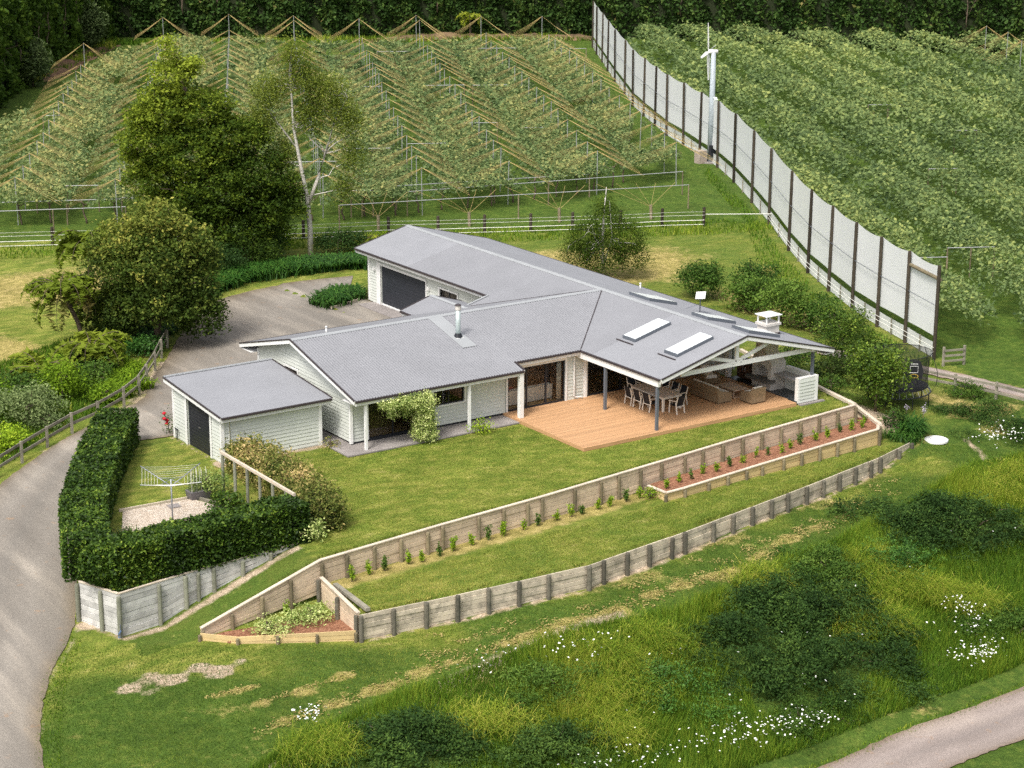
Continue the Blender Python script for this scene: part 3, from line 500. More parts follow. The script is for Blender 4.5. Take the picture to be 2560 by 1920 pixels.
mb.loft([rectring(13.42,14.4,2.3,3.75,1.42),rectring(13.3,14.15,2.62,3.4,1.95),rectring(13.3,14.15,2.65,3.35,3.3)]); fb=fix_normals(mb.build('firebox',m_sch,fp))
MB().box(13.08,13.6,2.15,3.9,.42,.56).build('hearth_slab',m_stone,fp)
MB().loft([rectring(13.22,14.22,2.57,3.43,3.3),rectring(13.22,14.22,2.57,3.43,3.42),rectring(13.35,14.1,2.7,3.3,3.44)]).build('chimney_crown',m_sch,fp); MB().box(13.24,14.2,2.6,3.4,2.78,2.9).build('chimney_flashing',m_gut,fp)
cw=MB(); 
for x in(13.32,14.12):
    for y in(2.67,3.33): cw.box(x-.03,x+.03,y-.03,y+.03,3.42,3.8)
cw.build('cowl_legs',m_white,fp); MB().loft([rectring(13.2,14.24,2.55,3.45,3.8),rectring(13.2,14.24,2.55,3.45,3.84),rectring(13.6,13.85,2.9,3.1,3.93)]).build('cowl_lid',m_white,fp)
hw=thing('half_wall','low white half wall with weatherboard end and stone bench beside the fireplace','half wall',(14.4,1.2,-.18))
wall(hw,(13.35,.12,-.1),(1,0,0),(0,-1,0),1.05,-.1,lambda s:1.12,[],boards=True); MB().box(13.28,14.62,.1,.34,1.12,1.18).box(14.4,14.62,.35,2.3,1.12,1.18).build('wall_cap',m_white,hw); MB().box(14.42,14.58,.35,2.3,-.1,1.12).build('wall',m_wall,hw); MB().box(13.28,13.42,.09,.33,-.1,1.12).box(14.4,14.6,.09,.33,-.1,1.12).build('corner_board',m_white,hw)
MB().box(13.6,14.42,.36,2.28,.84,.9).build('bench_top',plain('grey_benchtop',(.30,.29,.28),.4,.1),hw); MB().box(14.38,14.42,.36,2.28,.0,.84).build('lining',m_wall,hw); MB().box(13.3,14.9,-.15,.08,-.19,-.12).build('footing',m_conc,hw)
cb=thing('barbecue_cabinet','dark brown barbecue cabinet with two doors beside the fireplace','cabinet',(13.9,4.6,0)); m_cab=plain('dark_oiled_timber',(.075,.04,.025),.5,.2,4)
MB().box(13.65,14.2,4.0,5.2,.05,.92).build('carcass',m_cab,cb)
for y0 in(4.05,4.63):
    d=MB().box(13.62,13.65,y0,y0+.53,.1,.88).build('door',m_cab,cb); MB().box(13.59,13.62,y0+(.44 if y0<4.3 else .05),y0+(.48 if y0<4.3 else .09),.45,.72).build('handle',plain('steel',(.6,.6,.6),.3,.05,metal=.8),d)
MB().box(13.6,14.25,3.95,5.25,.92,.97).build('worktop',m_stone,cb)
# ---- shed
shed=thing('garden_shed','pale weatherboard garden shed with mono-pitch grey roof and black roller door','shed',(-12.1,10,-.31))
sx0,sx1,sy0,sy1=-14.71,-9.62,7.66,12.56; ssl=(2.616-2.111)/(13.196-7.33); sz=lambda y:2.111+ssl*(y-7.33)
corr('roof',(0,7.33),(1,0),(0,1),2.111,[(-14.89,-9.18,lambda u:(0,5.866))],m_roof2,shed,m=ssl)
wall(shed,(sx0,sy0,-.3),A,NF,sx1-sx0,-.3,lambda s:sz(sy0)-.08); wall(shed,(sx0,sy1,-.3),(0,-1,0),(-1,0,0),sy1-sy0,-.3,lambda s:sz(sy1-s)-.08,[(sy1-11.13,sy1-8.77,-.3,2.02)])
wall(shed,(sx1,sy0,-.3),(0,1,0),(1,0,0),sy1-sy0,-.3,lambda s:sz(sy0+s)-.08,boards=False); wall(shed,(sx1,sy1,-.3),(-1,0,0),(0,1,0),sx1-sx0,-.3,lambda s:sz(sy1)-.08,boards=False)
sdoor=MB().box(sx0+.05,sx0+.09,8.77,11.13,-.25,2.0).build('roller_door',m_dark,shed)
for k in range(14): MB().box(sx0+.035,sx0+.052,8.8,11.1,-.25+k*.16,-.25+k*.16+.12).build('door_slat',m_dark,sdoor)
MB().box(sx0+.015,sx0+.035,9.9,10.06,.9,.96).build('handle',plain('chrome',(.7,.7,.7),.25,.05,metal=.9),sdoor)
for b_ in((sx0-.07,sx0+.1,sy0-.07,sy0+.07,-.3,sz(sy0)-.1),(sx0-.07,sx0+.1,sy1-.1,sy1+.07,-.3,sz(sy1)-.1),(sx1-.1,sx1+.05,sy0-.07,sy0+.07,-.3,sz(sy0)-.1),(sx0-.066,sx0-.052,11.13,11.35,-.3,2.1),(sx0-.066,sx0-.052,8.6,8.77,-.3,1.98)): MB().box(*b_).build('corner_board',m_white,shed)
barge((-14.89,7.33,2.111),(-14.89,13.196,2.616),(-1,0,0),.2,shed); barge((-9.18,7.33,2.111),(-9.18,13.196,2.616),(1,0,0),.16,shed); eave((-14.87,7.33,2.111),(-9.2,7.33,2.111),(0,-1,0),.3,0,shed); cap((-14.9,13.2,2.616),(-9.17,13.2,2.616),.16,m_ridge,.03,'ridge_cap',shed)
pipe([(-14.2,7.3,1.98),(-14.2,7.55,1.9),(-14.35,7.6,1.85),(-14.35,7.6,-.25)],.035,shed); MB().box(sx0-.03,sx1,sy0-.04,sy0,-.33,-.29).build('plinth',m_conc,shed)
# ---- retaining walls
UP={}
def planks_for(mat,key):
    if key not in UP: UP[key]=bevel_unit('plank_'+key,mat,.06)
    return UP[key]
def post_mesh(mat,key):
    if key not in UP:
        mb=MB().tube([(0,0,0),(0,0,.96),(0,0,1)],[.5,.5,.42],10); me=raw_mesh('post_'+key,mb.v,mb.f,smooth=False); me.materials.append(mat); UP[key]=me
    return UP[key]
def retaining(name,label,line,tops,bots,pm,logm,keys,bay=1.36,ph=.2,capm=m_cap,pr=.085,out=-1,post_up=0.,cap_over=True,jit=.012,post_first=True,capw=.16):
    "line: plan points; tops/bots: heights at the points; planks bay by bay, a round post before each joint, cap on top"
    P=NP(line); seg=np.hypot(*np.diff(P,axis=0).T); s=np.r_[0,np.cumsum(seg)]; L=s[-1]; n=max(1,round(L/bay))
    at=lambda t:(float(np.interp(t,s,P[:,0])),float(np.interp(t,s,P[:,1]))); zt=lambda t:float(np.interp(t,s,tops)); zb_=lambda t:float(np.interp(t,s,bots))
    o=thing(name,label,'retaining wall',(*at(L/2),zb_(L/2)))
    kn=[float(k) for k in s]; bs=sorted(set([round(b,3) for b in np.linspace(0,L,n+1) if min(abs(b-k) for k in kn)>bay*.45])|set(np.round(kn,3)))
    PM=planks_for(pm,keys[0]); LM=post_mesh(logm,keys[1])
    for a,b in zip(bs[:-1],bs[1:]):
        (xa,ya),(xb,yb)=at(a),at(b); hmax=max(zt(a)-zb_(a),zt(b)-zb_(b)); rows=max(1,round(hmax/ph)); 
        for k in range(rows):
            fa,fb=(k+.5)/rows,(k+.5)/rows
            za=zb_(a)+(zt(a)-zb_(a))*fa; zz=zb_(b)+(zt(b)-zb_(b))*fb; hh=((zt(a)-zb_(a))+(zt(b)-zb_(b)))/2/rows
            d=random.uniform(-jit,jit); nx,ny=-(yb-ya),(xb-xa); l=math.hypot(nx,ny); nx,ny=nx/l*d,ny/l*d
            put('plank',PM,None,o,bar_matrix((xa+nx,ya+ny,za+random.uniform(-.006,.006)),(xb+nx,yb+ny,zz),.05,hh-.012))
        if capm:
            l=math.hypot(xb-xa,yb-ya); put('cap_rail',planks_for(capm,'cap'),None,o,bar_matrix((xa,ya,zt(a)+.03),(xb,yb,zt(b)+.03),capw,.05))
    for i,b in enumerate(bs):
        if i==0 and not post_first: continue
        x,y=at(b); x2,y2=at(min(L,b+.1)); x1,y1=at(max(0,b-.1)); dx,dy=x2-x1,y2-y1; l=math.hypot(dx,dy); nx,ny=dy/l*-out,-dx/l*-out
        off=pr+.03; zt_=zt(b)-random.uniform(.02,.07)+post_up; zb0=zb_(b)-.25; r=pr*random.uniform(.9,1.1)
        put('post',LM,None,o,Matrix.Translation((x-nx*off,y-ny*off,zb0))@Matrix.Rotation(random.uniform(-.02,.02),4,'X')@Matrix.Diagonal((2*r,2*r,zt_-zb0,1)))
    return o
retaining('upper_retaining_wall','long grey timber retaining wall along the front edge of the upper lawn',UPW,[-1.62,-.2]+[-.15]*6,[-2.1,-1.6,-1.28,-1.3,-1.4,-1.1,-1.1,-1.1],m_plank,m_log,('grey','brown'),out=1)
retaining('lower_retaining_wall','old silvery retaining wall, lowest of the terraces, with dark posts and no cap',LOW,[-1.16,-1.17,-1.18,-1.27,-1.4,-1.68,-1.78],[-2.32,-2.32,-2.3,-2.32,-2.35,-2.55,-2.5],m_plank2,m_log_dk,('silver','dark'),bay=1.42,capm=None,pr=.105,post_up=.06,out=1,jit=.02)
retaining('raised_bed_wall','new yellow pine wall holding the bark mulch bed below the upper wall',[(.85,-3.75),(.9,-5.0),(1.95,-4.95),(7.1,-4.3),(15.5,-3.35),(16.0,-2.85)],[-.95]*6,[-1.4,-1.42,-1.45,-1.6,-1.95,-2.0],m_new,m_log,('pine','brown'),bay=1.3,out=1)
retaining('cross_retaining_wall','short grey sloping timber wall crossing between upper and lower walls',[(-17.1,-5.6),(-17.38,-9.0)],[-.85,-1.15],[-2.1,-2.3],m_plank,m_log_dk,('grey','dark'),bay=1.7,out=1)
retaining('planter_wall','low new pine planter edge around the triangular bed at left',[(-22.7,-6.1),(-21.6,-7.1),(-17.55,-9.05)],[-1.72,-1.78,-1.78],[-2.12,-2.2,-2.35],m_new,m_log,('pine','brown'),bay=1.5,capm=None,out=1,pr=.07)
retaining('hedge_retaining_wall','pale grey plank wall with greenish posts below the clipped hedge',[(-25.8,-1.95),(-25.05,-4.0),(-23.3,-3.72),(-21.5,-3.45),(-16.9,-3.3)],[-.3,-.3,-.29,-.28,-.15],[-2.1,-2.2,-2.15,-1.62,-.38],m_white_plank,m_log_gr,('pale','green'),bay=1.3,out=1,ph=.22,capw=.1)
def timber(name,label,P,mat,w=.2,h=.16):
    o=thing(name,label,'timber edging',P[0])
    for p,q in zip(P[:-1],P[1:]): put('timber',planks_for(mat,'cap' if mat is m_cap else 'rail'),None,o,bar_matrix(p,q,w,h))
    return o
timber('lawn_edging','pale timber edging along the right side of the lawn past the half wall',[(15.62,-1.55,-.15),(16.3,2.2,-.12),(16.5,5.0,-.12),(17.6,9.5,-.12)],m_cap); timber('bed_edging','pale timber edging climbing from the mulch bed corner beside the shrubs',[(16.1,-2.9,-.93),(17.75,1.1,-.95)],m_cap)
timber('cross_wall_sleeper','loose grey sleeper lying on the grass beside the cross wall',[(-16.75,-6.1,-1.05),(-16.95,-9.0,-1.08)],m_rail,.2,.14); timber('garage_edging','timber edging of the planted strip by the garage corner',[(3.7,30.1,-.12),(6.3,31.0,-.12)],m_cap,.14,.14)
timber('shell_bed_edging','thin timber edge between the yard lawn and the shell gravel',[(-21.3,4.3,-.12),(-18.2,4.15,-.12)],m_cap,.06,.14); timber('yard_bed_edging','timber edge of the shrub bed below the white trellis',[(-17.9,4.1,-.12),(-16.75,.9,-.12)],m_rail,.1,.16)
# ---- post and rail fences
def railfence(name,label,P,rails,mat,hgt=1.05,ps=.12,rw=.04,rh=.14,extra=0):
    o=thing(name,label,'fence',(*P[0],float(H(*P[0])))); PM=planks_for(mat,'rail')
    for i,(x,y) in enumerate(P):
        z=float(H(x,y)); put('post',PM,None,o,bar_matrix((x,y,z-.2),(x,y,z+hgt+extra),ps,ps,(0,1,0)))
    for (x0,y0),(x1,y1) in zip(P[:-1],P[1:]):
        for h_ in rails:
            dx,dy=x1-x0,y1-y0; l=math.hypot(dx,dy); nx,ny=dy/l*.08,-dx/l*.08
            put('rail',PM,None,o,bar_matrix((x0+nx,y0+ny,float(H(x0,y0))+h_),(x1+nx,y1+ny,float(H(x1,y1))+h_),rw,rh))
    return o
railfence('driveway_fence','weathered two-rail timber fence curving along the left of the driveway',[(-7.9,27.8),(-9.1,26.0),(-10.5,23.8),(-11.9,21.8),(-13.2,19.9),(-14.7,18.4),(-16.6,17.2),(-18.3,16.4),(-20,15.3),(-21.7,14.2),(-23.5,13.0),(-25.4,11.6),(-27.2,10.0)],[.45,.9],m_rail)
railfence('paddock_fence','timber rail fence beside the farm track at the right edge',[(23.2,6.2),(24.4,3.4),(25.4,1.0),(26.2,-1.2),(26.7,-3.4),(27.2,-6)],[.4,.8],m_rail,.95)
railfence('gate_fence','short three-rail timber end panel at the near end of the white windbreak',[(28.0,4.4),(29.2,4.0)],[.3,.6,.9],m_rail,1.1,rh=.12)
# rope fence behind the house
rf=thing('paddock_wire_fence','low post and white tape fence between the house paddock and the orchard','fence',(15,47,-.3)); PMd=post_mesh(m_shelter,'tar'); ln=[(-14,61.0),(-8,58.1),(-3,55.7),(2,53.3),(7,50.9),(12,48.4),(17.4,46.2),(20.4,44.6),(23.3,43.2),(26.2,41.8),(28.9,40.6),(32,39.2),(34.9,38.2),(37.6,36.9)]
for x,y in ln: put('post',PMd,None,rf,Matrix.Translation((x,y,-.5))@Matrix.Diagonal((.22,.22,1.5,1)))
m_tape=plain('white_tape',(.75,.74,.68),.6)
for h_,r_ in((.12,.024),(.42,.026),(.78,.012),(1.02,.008)): MB().tube([(x-.1,y-.15,-.3+h_) for x,y in ln],r_,5).build('tape' if r_>.02 else 'wire',m_tape,rf)
MB().tube([(37.6,36.9,.5),(41.9,34.7,.42)],.03,5).build('tape',m_tape,rf)
# ---- white windbreak cloth fence
WP=[(91.5,122.5),(88,117),(84.5,111.3),(80.6,105.1),(76.2,98),(71.5,90.2),(67.5,83.7),(64.6,78.3),(62,73.3),(59.6,68.6),(57.6,63.8),(55.3,58.8),(53.3,54.1),(50.2,48.4),(46,41.4),(42,34.9),(37.6,27.9),(34.6,22.7),(32.7,18.7),(31.0,14.8),(30,11.6),(29.3,8.6),(28.5,5.5)]
wbk=thing('windbreak_fence','tall white cloth windbreak on dark posts curving between the two orchards','windbreak',(50,48,-.3)); t=NT('white_shade_cloth'); nn=t.noise(t.pos(),1.2,4); t.done(t.ramp(nn,[(.3,(.90,.91,.92)),(.7,(.95,.96,.96))]),.8,.1)
tr_=t.new('BsdfTranslucent'); tr_.inputs[0].default_value=(.9,.9,.9,1); mx=t.new('MixShader'); mx.inputs[0].default_value=.4; t.link(t.p.outputs[0],mx.inputs[1]); t.link(tr_.outputs[0],mx.inputs[2]); t.link(mx.outputs[0],t.out.inputs[0]); m_cloth=t.m
SM=post_mesh(m_shelter,'tar'); zw=[float(H(x,y)) for x,y in WP]; HW=5.35
for i,(x,y) in enumerate(WP): put('post',SM,None,wbk,Matrix.Translation((x-.12,y,zw[i]-.3))@Matrix.Rotation(random.uniform(-.015,.015),4,'Y')@Matrix.Diagonal((.21,.21,HW+.35,1)))
def cloth(p,q,zp,zq,h0,h1,sag0,sag1,nm):
    n=10; V=[];Q=[]
    for k in range(n+1):
        t_=k/n; s_=4*t_*(1-t_); x,y=p[0]+(q[0]-p[0])*t_,p[1]+(q[1]-p[1])*t_; g=zp+(zq-zp)*t_; b=.16*s_
        for j in range(4): f=j/3; V.append((x+b*math.sin(f*3)*.5+.03,y-b*.3*f,g+(h0-sag0*s_)*(1-f)+(h1-sag1*s_)*f))
        if k:
            for j in range(3): i=(k-1)*4+j; Q.append((i,i+4,i+5,i+1))
    return put(nm,raw_mesh(nm,NP(V),quads=NP(Q).astype(int),smooth=True),m_cloth,wbk)
for i in range(len(WP)-1):
    p,q=WP[i],WP[i+1]; cloth(p,q,zw[i],zw[i+1],1.25,HW,-.03,.18,'cloth_panel'); cloth(p,q,zw[i],zw[i+1],.02,.92,0,.05,'cloth_skirt')
    m_=((p[0]+q[0])/2-.1,(p[1]+q[1])/2); z=float(H(*m_)); put('stake',planks_for(m_rail,'rail'),None,wbk,bar_matrix((*m_,z-.2),(*m_,z+.98),.07,.07,(0,1,0)))
MB().tube([(x-.15,y-.05,z+3.1) for (x,y),z in zip(WP,zw)],.02,5).build('brace_wire',m_post,wbk); MB().tube([(29.2,8.5,zw[-2]+4.6),(28.45,5.4,zw[-1]+4.6)],.11,8).build('brace_rail',m_log,wbk)
MB().tube([(x-.3,y-.1,z+.75) for (x,y),z in list(zip(WP,zw))[15:]],.015,4).tube([(x-.3,y-.1,z+.5) for (x,y),z in list(zip(WP,zw))[15:]],.015,4).build('wire',m_tape,wbk)
# ---- foliage tools
LAT=np.array((math.cos(yaw),-math.sin(yaw))); DEP=np.array((math.sin(yaw),math.cos(yaw)))
_ph=rng.uniform(0,6.28,(64,)); _di=rng.normal(0,1,(64,2))
def fnoise(x,y,scale,seed=0):
    k=np.arange(12)+(seed*12)%52; s=0
    for i in k: s=s+np.sin((x*_di[i,0]+y*_di[i,1])/scale+_ph[i])
    return s/math.sqrt(12)*1.1
def leafmesh(name,C,size,tint,up=.6,asp=.6,mat=None,parent=None,kind=None,along=None):
    C=NP(C); N=len(C); n=rng.normal(0,1,(N,3)); n[:,2]=np.abs(n[:,2])+up; n/=np.linalg.norm(n,axis=1)[:,None]
    t=rng.normal(0,1,(N,3)) if along is None else along+rng.normal(0,.25,(N,3)); t-=n*(t*n).sum(1)[:,None]; t/=np.linalg.norm(t,axis=1)[:,None]; b=np.cross(n,t)
    l=(np.broadcast_to(size,(N,))*rng.uniform(.65,1.35,N))[:,None]/2; w=l*asp
    V=np.stack([C-t*l,C+b*w-t*l*.1,C+t*l,C-b*w-t*l*.1],1).reshape(-1,3); Q=np.arange(4*N).reshape(N,4)
    return put(name,raw_mesh(name,V,quads=Q,tint=np.repeat(np.clip(tint,0,1),4)),mat,parent,None,kind)
def blob_points(blobs,ncl,nl,spread,shell=.85,bias=.25,flat=.7):
    "blobs (x,y,z,rx,rz,tint); clusters on the blob skins, leaves round the clusters"
    wts=NP([b[3]*b[3]+b[3]*b[4] for b in blobs]); k=rng.choice(len(blobs),ncl,p=wts/wts.sum()); B=NP(blobs)[k]
    d=rng.normal(0,1,(ncl,3)); d[:,2]+=bias; d/=np.linalg.norm(d,axis=1)[:,None]; r=shell+rng.uniform(-.35,.2,ncl)
    c=B[:,:3]+d*np.stack([B[:,3],B[:,3],B[:,4]],1)*r[:,None]; ti=B[:,5]+rng.normal(0,.13,ncl)
    P=np.repeat(c,nl,0)+rng.normal(0,1,(ncl*nl,3))*np.array((spread,spread,spread*flat)); return c,P,np.repeat(ti,nl)+rng.normal(0,.09,ncl*nl)
def at_uv(base,u,z,d=0): return (base[0]+LAT[0]*u+DEP[0]*d,base[1]+LAT[1]*u+DEP[1]*d,base[2]+z)
def limb(mb,p,q,r0,r1,bend=.25,n=5):
    p,q=Vector(p),Vector(q); P=[p.lerp(q,k/n)+Vector((random.uniform(-1,1),random.uniform(-1,1),random.uniform(-.4,.8)))*bend*math.sin(math.pi*k/n) for k in range(n+1)]; mb.tube(P,[r0+(r1-r0)*k/n for k in range(n+1)],7); return P
def tree(name,label,base,stems,blobs,ncl,nl,spread,leaf,mat,bark=m_bark,limbs=8,up=.5,asp=.55,cat='tree',flat=.7,limb_r=.07,shell=.85,group=None,bias=.25):
    o=thing(name,label,cat,base,group); B=[(*at_uv(base,b[0],b[1],b[2]),b[3],b[4],b[5]) for b in blobs]; mb=MB()
    for st in stems:
        P=[at_uv(base,*p[:3]) for p in st]; mb.tube(P,[p[3] for p in st],9)
    c,P,ti=blob_points(B,ncl,nl,spread,shell,bias,flat)
    S=[(Vector(at_uv(base,*p[:3])),p[3]) for st in stems for p in st[1:]]
    for i in range(limbs):
        q=Vector(c[rng.integers(len(c))]); s,r=min(S,key=lambda a:(a[0]-q).length+(0 if a[0].z<q.z else 3)); limb(mb,s,q,min(r*.6,limb_r),.015)
    mb.build('trunk',bark,o,True); leafmesh('crown',P,leaf,ti,up,asp,mat,o); return o
def shrub(name,label,base,r,h,mat,leaf=.12,dens=260,tint=.5,asp=.55,cat='shrub',group=None,up=.5,lumps=5,bark=m_bark,spread=.16):
    base=tuple(base) if len(base)==3 else (*base,float(H(*base))); bl=[(0,h*.5,0,r*.8,h*.5,tint)]
    for k in range(lumps): a=k*2.4+random.random(); bl.append((math.cos(a)*r*.55,h*random.uniform(.35,.72),math.sin(a)*r*.55,r*random.uniform(.4,.6),h*random.uniform(.25,.36),tint+random.uniform(-.15,.15)))
    n=int(dens*(r*r+r*h)*2/8)
    return tree(name,label,base,[[(0,-.1,0,.05+.02*r),(0,h*.55,0,.03)]],bl,n,8,spread,leaf,mat,bark,limbs=5,up=up,asp=asp,cat=cat,limb_r=.03,group=group,shell=.9)
G3=lambda *s:[(p,c) for p,c in s]
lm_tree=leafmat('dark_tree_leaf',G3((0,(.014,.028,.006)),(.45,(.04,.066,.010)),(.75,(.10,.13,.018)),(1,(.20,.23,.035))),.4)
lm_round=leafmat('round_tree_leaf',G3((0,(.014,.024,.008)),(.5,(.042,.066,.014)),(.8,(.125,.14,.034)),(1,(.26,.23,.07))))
lm_birch=leafmat('birch_leaf',G3((0,(.045,.062,.012)),(.5,(.105,.13,.026)),(1,(.21,.22,.05))),.45)
lm_hedge=leafmat('hedge_leaf',G3((0,(.008,.018,.004)),(.5,(.026,.052,.008)),(.8,(.07,.11,.016)),(1,(.16,.20,.035))),.2,.5,.2)
lm_green=leafmat('green_leaf',G3((0,(.014,.034,.008)),(.5,(.045,.085,.018)),(1,(.12,.17,.04))))
lm_bright=leafmat('bright_leaf',G3((0,(.05,.09,.008)),(.5,(.13,.20,.016)),(1,(.28,.34,.035))),.35)
lm_grey=leafmat('grey_leaf',G3((0,(.05,.07,.035)),(.5,(.11,.14,.07)),(1,(.24,.27,.16))))
lm_var=leafmat('variegated_leaf',G3((0,(.05,.08,.025)),(.4,(.15,.20,.07)),(.7,(.34,.36,.18)),(1,(.62,.60,.42))))
lm_pink=leafmat('coppery_leaf',G3((0,(.035,.05,.014)),(.4,(.12,.13,.04)),(.75,(.30,.22,.12)),(1,(.52,.36,.26))))
lm_dkb=leafmat('dark_ground_cover',G3((0,(.008,.02,.006)),(.5,(.022,.046,.013)),(1,(.07,.11,.026))),.2)
lm_fern=leafmat('fern_frond',G3((0,(.05,.07,.010)),(.5,(.10,.13,.018)),(1,(.21,.23,.035))),.4)
lm_aga=leafmat('strap_leaf',G3((0,(.008,.028,.006)),(.5,(.022,.062,.013)),(1,(.06,.12,.025))),.2,.5,.2)
lm_belt=leafmat('shelter_belt_leaf',G3((0,(.012,.026,.008)),(.5,(.03,.058,.017)),(.85,(.065,.095,.026)),(1,(.13,.10,.05))),.25)
lm_beltl=leafmat('sunny_belt_leaf',G3((0,(.018,.036,.008)),(.5,(.05,.088,.016)),(1,(.11,.15,.026))),.25)
lm_kiwi=leafmat('kiwifruit_leaf',G3((0,(.025,.042,.024)),(.35,(.07,.104,.055)),(.7,(.138,.168,.088)),(1,(.26,.235,.12))),.4)
lm_kiwi2=leafmat('kiwifruit_leaf_full',G3((0,(.03,.05,.028)),(.35,(.085,.118,.062)),(.7,(.14,.175,.086)),(1,(.235,.25,.112))),.4)
# ---- big trees behind the drive
bt=(4.25,45.8,-.3)
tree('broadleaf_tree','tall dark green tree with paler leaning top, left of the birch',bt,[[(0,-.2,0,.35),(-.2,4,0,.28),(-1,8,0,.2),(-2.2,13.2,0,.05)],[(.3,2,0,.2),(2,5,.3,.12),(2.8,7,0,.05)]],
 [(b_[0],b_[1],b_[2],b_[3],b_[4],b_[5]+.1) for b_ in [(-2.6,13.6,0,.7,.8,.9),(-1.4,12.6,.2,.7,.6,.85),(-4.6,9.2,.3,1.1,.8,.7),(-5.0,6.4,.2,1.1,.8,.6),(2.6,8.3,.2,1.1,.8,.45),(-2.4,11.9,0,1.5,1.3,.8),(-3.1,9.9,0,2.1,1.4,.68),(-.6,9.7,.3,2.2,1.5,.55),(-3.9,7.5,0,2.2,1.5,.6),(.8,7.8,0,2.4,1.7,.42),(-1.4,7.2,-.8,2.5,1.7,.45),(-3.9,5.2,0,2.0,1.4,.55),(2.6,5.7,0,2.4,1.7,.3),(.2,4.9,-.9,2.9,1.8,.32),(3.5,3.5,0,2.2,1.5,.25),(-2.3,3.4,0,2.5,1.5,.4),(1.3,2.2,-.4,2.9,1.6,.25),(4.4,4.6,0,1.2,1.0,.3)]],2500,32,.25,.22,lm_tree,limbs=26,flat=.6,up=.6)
br=(9.7,43.3,-.3)
tree('birch_tree','slender silver birch with white forked trunk and airy olive leaves',br,[[(0,-.2,0,.2),(.0,2,0,.17),(-.15,4,0,.15),(-.5,6,0,.12),(-.9,8.5,0,.09),(-1,11,.1,.06),(-.9,13.6,0,.025)],[(-.1,3.4,0,.13),(.5,5,0,.11),(1.1,6.8,.1,.085),(1.7,8.8,.1,.05),(2.6,10.5,0,.02)],[(-.6,7,0,.07),(-1.8,8.6,.2,.05),(-2.8,9.9,.3,.02)]],
 [(-.8,13.2,0,1.2,1.1,.6),(-.2,11.6,.4,1.8,1.4,.5),(-2.4,10.6,.2,1.5,1.4,.55),(1.4,10.6,0,1.7,1.5,.55),(-3,8.6,0,1.5,1.5,.5),(2.5,9,0,1.5,1.6,.5),(3.0,6.6,0,1.1,1.6,.4),(2.2,4.6,0,1.0,1.2,.4),(.2,9.2,.3,1.6,1.6,.45),(-1.8,6.6,.4,1.2,1.4,.4)],820,34,.28,.14,lm_birch,m_birch,limbs=40,flat=1.3,limb_r=.045,shell=.65)
rd=(-8,28.9,-.33)
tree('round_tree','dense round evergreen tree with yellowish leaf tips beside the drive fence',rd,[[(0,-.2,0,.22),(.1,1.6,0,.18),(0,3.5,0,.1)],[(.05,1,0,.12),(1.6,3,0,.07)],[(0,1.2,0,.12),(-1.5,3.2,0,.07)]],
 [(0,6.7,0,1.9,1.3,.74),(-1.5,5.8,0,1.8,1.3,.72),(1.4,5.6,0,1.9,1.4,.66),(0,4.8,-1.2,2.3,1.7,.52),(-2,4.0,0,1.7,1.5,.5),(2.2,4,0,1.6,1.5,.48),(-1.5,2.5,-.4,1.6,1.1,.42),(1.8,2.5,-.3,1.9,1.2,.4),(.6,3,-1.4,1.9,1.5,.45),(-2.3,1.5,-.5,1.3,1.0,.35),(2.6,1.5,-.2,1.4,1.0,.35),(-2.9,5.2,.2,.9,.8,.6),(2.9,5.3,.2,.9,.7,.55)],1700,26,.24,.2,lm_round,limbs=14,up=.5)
sm_=(22.2,28.1,-.35)
tree('small_tree','small dark bushy tree with pale bare twigs rising from its middle',sm_,[[(0,-.2,0,.12),(-.1,2.5,0,.08),(.0,4.4,0,.05),(.1,5.8,0,.02)],[(0,.8,0,.08),(.5,2.6,0,.05),(.3,4.9,0,.02)],[(-.1,1,0,.06),(-.8,3.4,0,.02)]],
 [(0,3.7,.2,1.3,1.0,.4),(-1.2,2.6,.1,1.3,1.1,.35),(1.3,2.6,0,1.4,1.1,.4),(-1.6,1.4,0,1.2,1.0,.3),(1.7,1.4,0,1.2,1,.35),(0,1.5,-.2,1.7,1.2,.3),(0,4.7,0,.6,.7,.5)],900,26,.24,.11,lm_tree,m_birch,limbs=20,limb_r=.03)
for i,(x,y,u,r,h,t_,nm) in enumerate([(24.4,21.2,0,1.5,2.2,.3,'rounded green shrub farthest left of those behind the house roof'),(25.0,17.6,0,1.5,2.2,.6,'rounded green shrub left of centre behind the house roof'),(26.8,18.8,0,1.5,2.5,.3,'taller dark shrub at the back of the group behind the roof'),(24.9,14.4,0,1.7,2.7,.7,'large pale green shrub directly behind the outdoor chimney'),(26.0,12.2,0,1.5,2.2,.4,'dark-footed green shrub farthest right behind the house roof'),(28.5,20.2,0,.8,1.6,.5,'small reddish shrub peeping over the green shrubs behind the roof')]):
    shrub('garden_shrub',nm,(x,y),r,h,lm_pink if i==5 else lm_green,.16,360,t_,group=None,lumps=9)
shrub('golden_conifer','upright shrub with golden-green top right of the verandah',(22.4,6.6),1.5,3.7,lm_hedge,.13,420,.62,lumps=8); shrub('dark_shrub','dark spreading shrub between golden shrub and trampoline',(22.0,3.9),1.3,2.9,lm_tree,.14,340,.25); shrub('brown_shrub','low dark reddish-brown shrub below the verandah post',(19.6,4.4),1.3,1.5,lm_round,.14,330,.22); shrub('low_shrub','low dark green shrub at lawn edge behind the half wall',(19.2,7.0),1.3,1.3,lm_hedge,.13,330,.35)
shrub('citrus_tree','glossy bright green bushy tree in front of the trampoline',(18.5,-.1),1.55,3.7,lm_hedge,.15,460,.7,lumps=8); shrub('bank_shrub','small dark shrub at foot of the bushy tree by the trampoline',(18.0,-2.0),.7,.9,lm_dkb,.12,330,.5); shrub('bank_shrub','leafy shrub between the timber edging and the bushy tree',(17.9,2.6),.8,1.0,lm_green,.12,330,.5)
